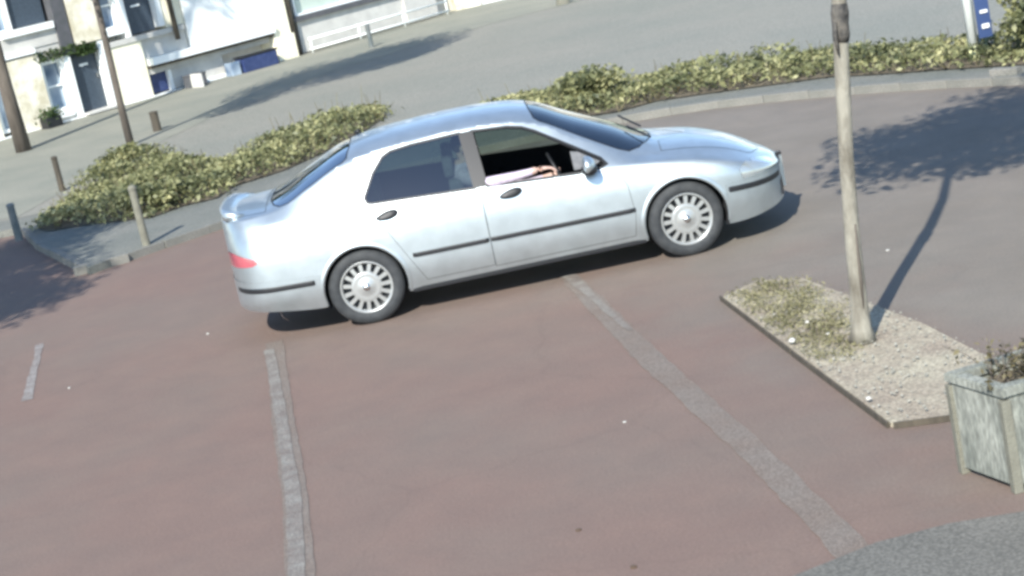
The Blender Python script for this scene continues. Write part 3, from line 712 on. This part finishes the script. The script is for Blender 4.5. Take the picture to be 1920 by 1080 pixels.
z7 = pchip([(-1.13, 1.055), (-1.0, 1.085), (-.74, 1.09), (-.64, 1.12), (-.3, 1.275), (.0, 1.40), (.15, 1.435), (.5, 1.47), (1.0, 1.485), (1.45, 1.46), (1.6, 1.43), (2.0, 1.245), (2.3, 1.10), (2.56, .965), (2.64, .94), (3.0, .875), (3.25, .79), (3.4, .715), (3.5, .655), (3.6, .595), (3.645, .56)])
shin = pchip([(-1.13, .11), (-.4, .12), (.2, .10), (.8, .07), (1.4, .055), (3.7, .055)])
def rows(x):
    w_ = Wd(x); k = w_/wmid(x); b = belt(x); y_ = y5(x)*k
    r = [(w_-.045*k, zbot(x)), (w_-.006*k, .36), (w_, .54), (w_-.20*shin(x)*k, .54+.58*(b-.54)), (w_-shin(x)*k, b), (y_, z5(x)), (y_*.62, z5(x)+.78*(z7(x)-z5(x))), (0, z7(x))]
    return r
def herm(p0, p1, m0, m1, t): return tuple((2*t**3-3*t**2+1)*a+(t**3-2*t*t+t)*c+(-2*t**3+3*t*t)*b+(t**3-t*t)*d for a, b, c, d in zip(p0, p1, m0, m1))
def section(x):
    r = rows(x); out = []
    sb = lambda a, b, s=1: tuple((q-p)*s for p, q in zip(a, b))
    tang = []
    for i in range(8):
        if i == 0: t = sb(r[0], r[1])
        elif i == 4: t = sb(r[3], r[5], .5)
        elif i == 7: t = (-(r[6][0]-r[7][0]), 0.0)
        else: t = sb(r[i-1], r[i+1], .5)
        tang.append(t)
    N = [3, 4, 5, 5, 9, 6, 6]
    for i in range(7):
        p0, p1 = r[i], r[i+1]; m0, m1 = tang[i], tang[i+1]; L = math.dist(p0, p1)
        def sc(m):
            q = math.hypot(*m) or 1; return (m[0]/q*L, m[1]/q*L)
        if i == 4:      # side glass plane: nearly flat
            d = sb(p0, p1); m0 = (d[0]*.9+.01, d[1]*1.0); m1 = (d[0]*1.1, d[1]*1.0)
        elif i == 3: m0 = sc(m0); m1 = sc((m1[0], m1[1]))
        elif i == 5: m0 = sc((p1[0]-p0[0], (p1[1]-p0[1])*1.6)); m1 = sc(m1)
        else: m0, m1 = sc(m0), sc(m1)
        for k_ in range(N[i]): out.append(herm(p0, p1, m0, m1, k_/N[i]))
    out.append(r[7]); return out
def side_y(x, z):
    s = section(x)
    for a, b in zip(s, s[1:]):
        if (a[1]-z)*(b[1]-z) <= 0 and a[1] != b[1]: return a[0]+(b[0]-a[0])*(z-a[1])/(b[1]-a[1])
    return s[-1][0]
xs = list(np.linspace(-.6, 2.95, 120)); u = np.linspace(0, 1, 22)[1:]
xs = sorted(list(-.6-(.53)*np.sin(u*math.pi/2)) + xs + list(2.95+.75*np.sin(u*math.pi/2)))
bm = bmesh.new(); grid = []
for x in xs: grid.append([bm.verts.new((x, -max(p[0], 0), p[1])) for p in section(x)])
for i in range(len(xs)-1):
    for j in range(len(grid[0])-1):
        try: bm.faces.new((grid[i][j], grid[i+1][j], grid[i+1][j+1], grid[i][j+1]))
        except ValueError: pass
bmesh.ops.remove_doubles(bm, verts=bm.verts, dist=1e-5)
bmesh.ops.dissolve_degenerate(bm, edges=bm.edges, dist=1e-5)
bmesh.ops.recalc_face_normals(bm, faces=bm.faces)
if sum(f.normal.y for f in bm.faces) > 0: bmesh.ops.reverse_faces(bm, faces=bm.faces)
for f in bm.faces: f.material_index = 0
def carve(poly, ax, tagi, only=(0,), flt=None):
    """cut the convex outline (in the plane of the axes ax) into the skin and mark the faces inside it"""
    poly = [Vector(p) for p in poly]; n = len(poly)
    area = sum(poly[i].x*poly[(i+1) % n].y-poly[(i+1) % n].x*poly[i].y for i in range(n))
    if area < 0: poly.reverse()
    lo = [min(p[i] for p in poly) for i in (0, 1)]; hi = [max(p[i] for p in poly) for i in (0, 1)]
    def ok(f):
        if f.material_index not in only: return False
        if flt and not flt(f.calc_center_median(), f.normal): return False
        a = [v.co[ax[0]] for v in f.verts]; b = [v.co[ax[1]] for v in f.verts]
        return max(a) > lo[0] and min(a) < hi[0] and max(b) > lo[1] and min(b) < hi[1]
    for i in range(n):
        p, q = poly[i], poly[(i+1) % n]; d = q-p; nn = Vector((0, 0, 0)); nn[ax[0]] = d.y; nn[ax[1]] = -d.x
        co = Vector((0, 0, 0)); co[ax[0]] = p.x; co[ax[1]] = p.y
        fs = [f for f in bm.faces if ok(f)]
        g = list(fs)+list({e for f in fs for e in f.edges})+list({v for f in fs for v in f.verts})
        if g: bmesh.ops.bisect_plane(bm, geom=g, dist=1e-5, plane_co=co, plane_no=nn)
    c = 0
    for f in bm.faces:
        if not ok(f): continue
        m_ = f.calc_center_median(); s = Vector((m_[ax[0]], m_[ax[1]]))
        if all((poly[(i+1) % n]-poly[i]).cross(s-poly[i]) >= -1e-6 for i in range(n)): f.material_index = tagi; c += 1
    return c
def grow(poly, e):
    poly = [Vector(p) for p in poly]; n = len(poly)
    if sum(poly[i].cross(poly[(i+1) % n]) for i in range(n)) < 0: poly.reverse()
    out = []
    for i in range(n):
        a, b, c = poly[i-1], poly[i], poly[(i+1) % n]; n1 = (b-a).normalized(); n2 = (c-b).normalized()
        n1 = Vector((n1.y, -n1.x)); n2 = Vector((n2.y, -n2.x)); k_ = n1+n2; k_ /= k_.length_squared/2 if k_.length else 1
        out.append(tuple(b+k_*e))
    return out
side = lambda c, nrm: nrm.y < -.25
(BODY, GF, GR, WS, RG, HOLE, FD, RD, HD, BT, FB, RB, HL, TL, SEAM, TRIM, FRL) = range(17)
RA = .352
for cx_ in (0, 2.703):
    carve([(cx_+RA*math.cos(a), .315+RA*math.sin(a)) for a in np.linspace(0, 2*math.pi, 33)[:-1]], (0, 2), HOLE, flt=side)
    carve([(cx_-RA+.01, .1), (cx_+RA-.01, .1), (cx_+RA-.006, .315), (cx_-RA+.006, .315)], (0, 2), HOLE, flt=side)
notop = lambda c, nrm: nrm.y < -.35 and c.z > .84
gw = lambda c, nrm: nrm.y < -.35 and c.z > .85 and nrm.z < .9
RW = [(.19, .985), (.155, .995), (.145, 1.03), (.25, 1.20), (.35, 1.305), (.42, 1.335), (.60, 1.352), (1.00, 1.362), (1.03, .945)]
FWN = [(1.15, .938), (1.12, 1.358), (1.40, 1.335), (1.52, 1.305), (1.62, 1.255), (2.10, .945), (2.13, .905), (2.08, .888), (1.95, .885)]
carve(RW, (0, 2), GR, flt=gw); carve(FWN, (0, 2), GF, flt=gw)
carve(grow(RW, .018), (0, 2), TRIM, flt=gw); carve(grow(FWN, .018), (0, 2), TRIM, flt=gw)
carve([(1.04, .93), (1.01, 1.372), (1.115, 1.372), (1.142, .93)], (0, 2), TRIM, flt=gw)
upf = lambda c, nrm: c.z > .9 and nrm.z > .2 and c.x > 1.3
WSP = [(2.60, .0), (2.585, -.22), (2.53, -.42), (2.44, -.59), (2.35, -.665), (2.27, -.665), (1.68, -.535), (1.645, -.50), (1.625, -.3), (1.62, .0)]
carve(WSP, (0, 1), WS, flt=upf)
upr = lambda c, nrm: c.z > .98 and nrm.z > .2 and c.x < .4
RGP = [(-.66, .0), (-.655, -.3), (-.62, -.52), (-.57, -.60), (-.49, -.62), (.0, -.545), (.04, -.51), (.07, -.3), (.075, .0)]
carve(RGP, (0, 1), RG, flt=upr)
carve(grow(WSP[:-1]+[(1.62, .05), (2.60, .05)], .014), (0, 1), TRIM, flt=upf)
carve(grow(RGP[:-1]+[(.075, .05), (-.66, .05)], .014), (0, 1), TRIM, flt=upr)
lowside = lambda c, nrm: nrm.y < -.5
FDP = [(1.085, .92), (1.085, .27), (2.26, .27), (2.29, .45), (2.27, .70), (2.20, .845)]
RDP = [(.16, .955), (.24, .80), (.47, .28), (1.075, .28), (1.075, .92)]
lowd = lambda c, nrm: nrm.y < -.5 and c.z < belt(c.x)-.012
carve(FDP, (0, 2), FD, flt=lowd); carve(RDP, (0, 2), RD, flt=lowd)
carve(grow(FDP, .005), (0, 2), SEAM, flt=lowd); carve(grow(RDP, .005), (0, 2), SEAM, flt=lowd)
hf = lambda c, nrm: nrm.z > .35 and c.z > .6
HDP = [(2.66, .0), (2.645, -.25), (2.58, -.48), (2.46, -.66), (3.33, -.56), (3.38, -.5), (3.46, -.3), (3.48, 0)]
carve(HDP, (0, 1), HD, flt=hf); carve(grow(HDP, .006), (0, 1), SEAM, flt=hf)
bf = lambda c, nrm: nrm.z > .3 and c.z > .9
BTP = [(-.70, .0), (-.70, -.60), (-1.07, -.50), (-1.13, 0)]
carve(BTP, (0, 1), BT, flt=bf); carve(grow(BTP, .006), (0, 1), SEAM, flt=bf)
anyf = lambda c, nrm: True
carve([(3.22, .55), (3.20, .63), (3.28, .685), (3.40, .655), (3.53, .60), (3.55, .55)], (0, 2), HL, flt=lambda c, nrm: abs(c.y) > .28 and nrm.z < .85)
carve([(-1.2, .67), (-1.2, .785), (-1.03, .785), (-.86, .73), (-.83, .695), (-.88, .675), (-1.0, .67)], (0, 2), TL, flt=lambda c, nrm: abs(c.y) > .45)
carve([(3.065, .1), (3.065, .535), (3.8, .535), (3.8, .1)], (0, 2), FB, flt=anyf)
carve([(-1.2, .1), (-1.2, .56), (-.355, .50), (-.355, .1)], (0, 2), RB, flt=anyf)
bmesh.ops.recalc_face_normals(bm, faces=bm.faces)
c0 = sum(f.normal.y for f in bm.faces)
if c0 > 0: bmesh.ops.reverse_faces(bm, faces=bm.faces)
bm.verts.ensure_lookup_table()
vn = {}
bm.normal_update()
car = empty('car', (0, 0, 0)); tag(car, 'silver four-door saloon car turning on the red tarmac, driver window open', 'car')
def part(name, tags, m, parent=car, sides=(-1, 1), lift=0, label=None, inner=None, one=True):
    """build the skin faces with these marks as a mesh; sides: -1 the near side, 1 the mirrored far side"""
    V, F, N = [], [], []
    fs = [f for f in bm.faces if f.material_index in tags]
    idx = {}
    for s in sides:
        idx = {}
        for f in fs:
            loop = []
            for v in f.verts:
                if v.index not in idx:
                    co = v.co+v.normal*lift
                    idx[v.index] = len(V); V.append((co.x, co.y*(-s) if s == 1 else co.y, co.z)); N.append((v.normal.x, v.normal.y*(-s) if s == 1 else v.normal.y, v.normal.z))
                loop.append(idx[v.index])
            F.append(loop if s == -1 else loop[::-1])
    # weld along the centre line
    b = bmesh.new(); vv = [b.verts.new(p) for p in V]
    for l in F:
        try: b.faces.new([vv[k_] for k_ in l])
        except ValueError: pass
    bmesh.ops.remove_doubles(b, verts=b.verts, dist=1e-5)
    me = bpy.data.meshes.new(name); b.to_mesh(me); b.free()
    o = link(name, me, m, parent, True)
    if label: o['label'] = label
    return o
bm.verts.index_update(); bm.normal_update()
def fix(o): return o
part('body', (BODY,), MT['paint'])
part('panel_gaps', (SEAM,), MT['seam'], lift=-.002)
part('window_surround', (TRIM,), MT['trim'])
part('interior_lining', (BODY, FD, RD, SEAM, TRIM, BT, HD), MT['lining'], lift=-.022)
for s, nm in ((-1, 'near'), (1, 'far')):
    part('door', (FD,), MT['paint'], sides=(s,), label='front door with dark oval handle' if s == -1 else None)
    part('door', (RD,), MT['paint'], sides=(s,), label='rear door with dark oval handle' if s == -1 else None)
    part('side_window', (GR,), MT['glass'], sides=(s,))
    if s == 1: part('side_window', (GF,), MT['glass'], sides=(s,))
    part('headlight', (HL,), MT['lampglass'], sides=(s,), lift=.003)
    part('tail_light', (TL,), MT['tail'], sides=(s,), lift=.003)
part('windscreen', (WS,), MT['wsglass']); part('rear_window', (RG,), MT['rearglass'])
part('bonnet', (HD,), MT['paint'], lift=.0015); part('boot_lid', (BT,), MT['paint'], lift=.0015)
part('front_bumper', (FB,), MT['paint'], lift=.004); part('rear_bumper', (RB,), MT['paint'], lift=.004)
bm.free()
def skin_strip(name, x0, x1, z0, z1, th, out, m, s, n=24, parent=car, wrap=None):
    """moulding lying on the body side between x0 and x1"""
    b = bmesh.new(); prev = None
    for k_ in range(n+1):
        t = k_/n; x = x0+(x1-x0)*t; z = z0+(z1-z0)*t
        if wrap: x = wrap(t)
        yy = side_y(x, z)
        e = .001 if 0 < k_ < n else -.006
        yo = yy+out*(1 if 0 < k_ < n else .2)
        ring = [(x, yy-.01, z-th/2), (x, yo-.003, z-th/2), (x, yo, z-th/4), (x, yo, z+th/4), (x, yo-.003, z+th/2), (x, yy-.01, z+th/2)]
        ring = [b.verts.new((p[0], p[1]*s, p[2])) for p in ring]
        if prev:
            for i in range(6): b.faces.new((prev[i], prev[(i+1) % 6], ring[(i+1) % 6], ring[i]))
        else: b.faces.new(ring)
        prev = ring
    b.faces.new(prev[::-1])
    return bm_obj(name, b, m, parent, False)
def oval_handle(x, z, s):
    b = bmesh.new(); yy = side_y(x, z); L, H = .098, .036
    rings = []
    for r_, o_ in ((1.0, -.004), (1.0, .006), (.86, .016), (.4, .020)):
        ring = []
        for k_ in range(20):
            a = 2*math.pi*k_/20; px = x+L*r_*math.cos(a); pz = z+H*r_*math.sin(a)*(1+.25*math.cos(a))+.012*math.cos(a)
            ring.append(b.verts.new((px, (side_y(px, pz)+o_)*s, pz)))
        rings.append(ring)
    for i in range(3):
        for k_ in range(20): b.faces.new((rings[i][k_], rings[i][(k_+1) % 20], rings[i+1][(k_+1) % 20], rings[i+1][k_]))
    b.faces.new(rings[-1])
    return bm_obj('door_handle', b, MT['trim'], car, True)
for s in (-1, 1):
    skin_strip('side_moulding', .43, 1.07, .505, .50, .036, .016, MT['trim'], s)
    skin_strip('side_moulding', 1.085, 2.30, .50, .49, .036, .016, MT['trim'], s)
    skin_strip('bumper_strip', 3.08, 3.60, .49, .465, .045, .014, MT['trim'], s, 30)
    skin_strip('bumper_strip', -.40, -1.11, .45, .475, .042, .014, MT['trim'], s, 30)
    skin_strip('sill_moulding', .37, 2.34, .215, .215, .05, .004, MT['trim'], s, 20)
    oval_handle(.29, .868, s); oval_handle(1.32, .835, s)
    # door mirror
    b = bmesh.new(); bmesh.ops.create_uvsphere(b, u_segments=20, v_segments=12, radius=1)
    for v in b.verts:
        c = v.co.copy(); v.co = Vector((1.965+c.x*.075*(1 if c.x > 0 else .45), s*(.955+c.y*.105), .945+c.z*.078))
    mi = bm_obj('door_mirror', b, MT['paint'], car, True)
    b = bmesh.new(); bmesh.ops.create_uvsphere(b, u_segments=16, v_segments=8, radius=1)
    for v in b.verts:
        c = v.co.copy(); v.co = Vector((1.985+c.x*.07, s*(.945+c.y*.10), .91+c.z*.055))
    bm_obj('mirror_base', b, MT['trim'], mi, True)
    boxobj('mirror_arm', (1.99, s*.87, .905), (.09, .09, .035), MT['trim'], mi, 0, .01)
    # corner pane behind the door mirror
    b = bmesh.new(); pts_ = [(2.02, .90), (2.095, .93), (1.93, 1.035), (1.87, 1.05), (1.87, .905)]
    b.faces.new([b.verts.new((x, s*(side_y(x, z)-.006), z)) for x, z in pts_]); bm_obj('quarter_trim', b, MT['seatm'], car)
    # wheel-arch liners
    for cx_ in (0, 2.703):
        b = bmesh.new(); prev = None
        for k_ in range(23):
            a = R(-20)+R(220)*k_/22; r_ = RA-.004
            p = [b.verts.new((cx_+r_*math.cos(a), s*y_, .315+r_*math.sin(a))) for y_ in (side_y(cx_, .6)-.03, .55)]
            if prev: b.faces.new((prev[0], p[0], p[1], prev[1]))
            prev = p
        bm_obj('arch_liner', b, MT['lining'], car)
        bb = bmesh.new(); lathe(bb, [(RA-.004, 0), (.01, 0)], 28, 'Y', (cx_, s*.55, .315)); bm_obj('arch_liner', bb, MT['lining'], car)
        # flared arch lip
        b = bmesh.new(); prev = None
        for k_ in range(31):
            a = R(-14)+R(208)*k_/30; ring = []
            for r_, o_ in ((RA-.006, -.012), (RA-.004, .006), (RA+.012, .010), (RA+.034, -.001)):
                px, pz = cx_+r_*math.cos(a), .315+r_*math.sin(a); ring.append(b.verts.new((px, s*(side_y(px, max(pz, .215))+o_), pz)))
            if prev:
                for i in range(3): b.faces.new((prev[i], ring[i], ring[i+1], prev[i+1]))
            prev = ring
        bm_obj('arch_lip', b, MT['paint'], car, True)
        # wheel
        wh = bpy.data.objects.new('wheel', None); COL.objects.link(wh); wh.parent = car
        wh.location = (cx_, s*.845, .315); wh.rotation_euler = (0, R(random.uniform(0, 40)), R(5)*(1 if cx_ > 1 else 0) + (0 if s == -1 else math.pi))
        bb = bmesh.new(); lathe(bb, [(.212, -.0), (.222, -.014), (.26, -.022), (.295, -.012), (.316, .012), (.3195, .05), (.3195, .14), (.30, .185), (.25, .20), (.21, .19), (.21, .0)], 48); tr_ = bm_obj('tyre', bb, MT['tyre'], wh, True)
        bb = bmesh.new(); lathe(bb, [(.213, .16), (.200, .10), (.200, .0), (.219, -.010), (.221, -.003), (.206, .006), (.197, .018)], 48); bm_obj('rim', bb, MT['alloy'], wh, True)
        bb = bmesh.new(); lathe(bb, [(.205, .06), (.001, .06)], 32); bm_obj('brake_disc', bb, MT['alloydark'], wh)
        bb = bmesh.new(); lathe(bb, [(.132, .03), (.130, .012), (.118, .004), (.095, .008), (.07, .004), (.05, -.004), (.034, -.010), (.0005, -.012)], 40); bm_obj('hub', bb, MT['alloy'], wh, True)
        bb = bmesh.new(); lathe(bb, [(.032, -.008), (.030, -.016), (.0005, -.017)], 20); bm_obj('hub_cap', bb, MT['chrome'], wh, True)
        for k_ in range(15):
            bb = bmesh.new(); v_ = [(.118, -.014, .006), (.118, .014, .006), (.203, .017, .012), (.203, -.017, .012)]
            lo_ = [bb.verts.new((p[0], p[2], p[1])) for p in v_]; hi_ = [bb.verts.new((p[0], p[2]+.02, p[1])) for p in v_]
            bb.faces.new(lo_); bb.faces.new(hi_[::-1])
            for i in range(4): bb.faces.new((lo_[i], hi_[i], hi_[(i+1) % 4], lo_[(i+1) % 4]))
            if k_ == 0: so_ = bm_obj('spoke', bb, MT['alloy'], wh); sme = so_.data
            else: bb.free(); so_ = bpy.data.objects.new('spoke', sme); COL.objects.link(so_); so_.parent = wh
            so_.rotation_euler = (0, 2*math.pi*k_/15, 0)
# underside, grille, boot spoiler, wipers, aerial, roof fin
b = bmesh.new(); box(b, (1.35, 0, .23), (1.95, 1.62, .06)); box(b, (1.35, 0, .24), (4.3, 1.04, .08)); box(b, (1.35, 0, .33), (4.5, .9, .12)); bm_obj('underbody', b, MT['lining'], car)
b = bmesh.new(); prev = None
for k_ in range(17):
    y_ = -.52+1.04*k_/16; w_ = abs(y_); xx_ = XR+.045+.10*(w_/.6)**3.2
    e_ = max(.02, math.sqrt(max(0, 1-(w_/.54)**4)))
    ring = [(xx_+.15, y_, 1.065), (xx_+.07, y_, 1.085+.02*e_), (xx_+.0, y_, 1.09+.04*e_), (xx_-.03, y_, 1.085+.036*e_), (xx_-.025, y_, 1.04), (xx_+.05, y_, 1.03)]
    ring = [b.verts.new(p) for p in ring]
    if prev:
        for i in range(6): b.faces.new((prev[i], prev[(i+1) % 6], ring[(i+1) % 6], ring[i]))
    else: b.faces.new(ring)
    prev = ring
b.faces.new(prev[::-1]); bm_obj('boot_spoiler', b, MT['paint'], car, True)
def front_x(y_, z):
    lo_, hi_ = 3.0, XF
    for _ in range(30):
        mid = (lo_+hi_)/2
        if side_y(mid, z) > abs(y_): lo_ = mid
        else: hi_ = mid
    return lo_
b = bmesh.new()
for z0_, z1_, w_ in ((.49, .555, .20), (.30, .40, .42)):
    prev = None
    for k_ in range(13):
        y_ = -w_+2*w_*k_/12; a = b.verts.new((front_x(y_, z0_)+.010, y_, z0_)); c = b.verts.new((front_x(y_, min(z1_, .53))+.006, y_, z1_))
        if prev: b.faces.new((prev[0], a, c, prev[1]))
        prev = (a, c)
bm_obj('grille', b, MT['trim'], car, True)
for s in (-.35, .35):
    b = bmesh.new(); tube(b, [(2.57, s-.1, .985), (2.42, s+.2, 1.07)], .009, 6); bm_obj('wiper', b, MT['trim'], car)
b = bmesh.new(); tube(b, [(.12, .42, 1.425), (.15, .30, 1.45)], .02, 8); bm_obj('roof_aerial', b, MT['trim'], car, True)
# interior
for x_, y_ in ((1.02, -.38), (1.02, .38), (.28, -.38), (.28, .38)):
    b = bmesh.new(); box(b, (x_+.2, y_, .42), (.5, .5, .16), bevel=.05); box(b, (x_-.12, y_, .72), (.13, .48, .56), bevel=.05, mtx=None)
    box(b, (x_-.16, y_, 1.09), (.09, .26, .17), bevel=.035); bm_obj('car_seat', b, MT['seatm'], car, True)
boxobj('dashboard', (2.18, 0, .80), (.42, 1.46, .20), MT['lining'], car, 0, .05)
boxobj('parcel_shelf', (-.25, 0, .93), (.55, 1.25, .04), MT['seatm'], car, 0, .01)
boxobj('floor_pan', (1.1, 0, .28), (2.2, 1.5, .04), MT['lining'], car)
b = bmesh.new(); P = []
cW = Vector((1.76, -.38, .84)); ax1 = Vector((0, 1, 0)); ax2 = Vector((-.35, 0, .94)).normalized()
ring = [cW+(ax1*math.cos(a)+ax2*math.sin(a))*.185 for a in np.linspace(0, 2*math.pi, 25)]
tube(b, ring, .014, 8, cap=False); tube(b, [cW-ax1*.18, cW, cW+ax1*.18], .012, 6); tube(b, [cW, cW-ax2*.18], .012, 6)
bm_obj('steering_wheel', b, MT['trim'], car, True)

# ------------------------------------------------------------------ driver
def skin_mesh(name, V, E, rad, m, parent, sub=2, root=0):
    me = bpy.data.meshes.new(name); me.from_pydata(V, E, []); me.update()
    o = bpy.data.objects.new(name+'_tmp', me); COL.objects.link(o)
    sk = o.modifiers.new('s', 'SKIN'); ss = o.modifiers.new('d', 'SUBSURF'); ss.levels = sub; ss.render_levels = sub
    for i, r_ in enumerate(rad):
        d = me.skin_vertices[0].data[i]; d.radius = r_ if isinstance(r_, tuple) else (r_, r_); d.use_root = (i == root)
    dg = bpy.context.evaluated_depsgraph_get(); dg.update()
    nm = bpy.data.meshes.new_from_object(o.evaluated_get(dg)); bpy.data.objects.remove(o)
    nm.name = name; nm.materials.clear()
    return link(name, nm, m, parent, True)
pr = empty('person', (1.0, -.38, .5)); tag(pr, 'driver in a pale lilac long-sleeved top resting one arm on the open car window sill', 'person')
o0 = Vector((1.0, -.38, .5))
V = [(0, 0, .02), (-.04, 0, .22), (-.05, 0, .42), (-.03, 0, .56), (-.01, 0, .62), (.02, 0, .70), (.035, 0, .76),
     (-.03, -.17, .50), (.12, -.37, .44), (.22, -.435, .452), (.50, -.43, .462), (.58, -.41, .47),
     (-.03, .17, .50), (.16, .24, .30), (.48, .16, .28), (.66, .12, .30), (.72, .11, .31),
     (.05, -.1, .0), (.46, -.12, .1), (.72, -.12, -.2), (.05, .1, .0), (.46, .12, .1), (.72, .12, -.2)]
E_ = [(0, 1), (1, 2), (2, 3), (3, 4), (4, 5), (5, 6), (3, 7), (7, 8), (8, 9), (9, 10), (10, 11), (3, 12), (12, 13), (13, 14), (14, 15), (15, 16), (0, 17), (17, 18), (18, 19), (0, 20), (20, 21), (21, 22)]
rad = [.15, (.14, .12), (.16, .12), (.10, .09), .055, (.075, .085), (.07, .08), .07, .055, .05, .034, .03, .07, .052, .036, .03, .03, .09, .065, .05, .09, .065, .05]
pb = skin_mesh('body', V, E_, rad, [MT['shirt'], MT['skin'], MT['trousers']], pr)
for p in pb.data.polygons:
    c = p.center
    if c.z > .60 and abs(c.y) < .15: p.material_index = 1
    elif c.z < .12 and abs(c.y) < .25: p.material_index = 2
    elif c.x > .53 and c.z > .4 and abs(c.y) > .05: p.material_index = 1
    elif c.x > .62 and c.z > .2 and c.y > .05: p.material_index = 1
b = bmesh.new(); bmesh.ops.create_uvsphere(b, u_segments=20, v_segments=14, radius=1)
for v in b.verts: v.co = Vector((.005+v.co.x*.095, v.co.y*.088, .755+v.co.z*.09))
bmesh.ops.delete(b, geom=[v for v in b.verts if v.co.x > .07 or v.co.z < .68], context='VERTS')
bm_obj('hair', b, MT['hair'], pr, True)
b = bmesh.new(); tube(b, [(.10, 0, .735), (.125, 0, .70), (.10, 0, .69)], [.008, .014, .01], 8); bm_obj('nose', b, MT['skin'], pr, True)
for s in (-1, 1):
    b = bmesh.new(); bmesh.ops.create_uvsphere(b, u_segments=10, v_segments=8, radius=.011, matrix=Matrix.Translation((.088, s*.032, .735))); bm_obj('eye', b, MT['hair'], pr, True)
    b = bmesh.new(); bmesh.ops.create_uvsphere(b, u_segments=10, v_segments=8, radius=1)
    for v in b.verts: v.co = Vector((.0+v.co.x*.018, s*.09+v.co.y*.01, .715+v.co.z*.03))
    bm_obj('ear', b, MT['skin'], pr, True)
b = bmesh.new(); box(b, (.094, 0, .668), (.012, .045, .008), bevel=.003); bm_obj('mouth', b, MT['hair'], pr)
# hands: palm and five bent fingers
def hand(at, fwd, side_, dn):
    at, fwd, side_, dn = Vector(at), Vector(fwd), Vector(side_), Vector(dn)
    V = [at, at+fwd*.05, at+fwd*.09]; E_ = [(0, 1), (1, 2)]; rad = [(.03, .02), (.04, .017), (.036, .014)]
    for k_, L in enumerate((.072, .08, .075, .06)):
        q = at+fwd*.085+side_*(-.03+.02*k_); i = len(V)
        V += [q, q+fwd*L*.5+dn*.008, q+fwd*L*.8+dn*.03, q+fwd*L*.9+dn*.045]; E_ += [(2, i), (i, i+1), (i+1, i+2), (i+2, i+3)]; rad += [.0095, .009, .008, .007]
    q = at+fwd*.03-side_*.04; i = len(V); V += [q, q+fwd*.035-side_*.02, q+fwd*.06-side_*.015+dn*.015]; E_ += [(0, i), (i, i+1), (i+1, i+2)]; rad += [.012, .011, .009]
    return skin_mesh('hand', [tuple(v) for v in V], E_, rad, [MT['skin']], pr, 1)
hand((.58, -.41, .47), (.97, .15, -.05), (.15, -.97, 0), (0, 0, -1))
hand((.72, .11, .31), (.5, -.3, .2), (.2, .3, .9), (-.6, -.5, 0))
# the driver's arm must rest on the sill: nothing else holds it
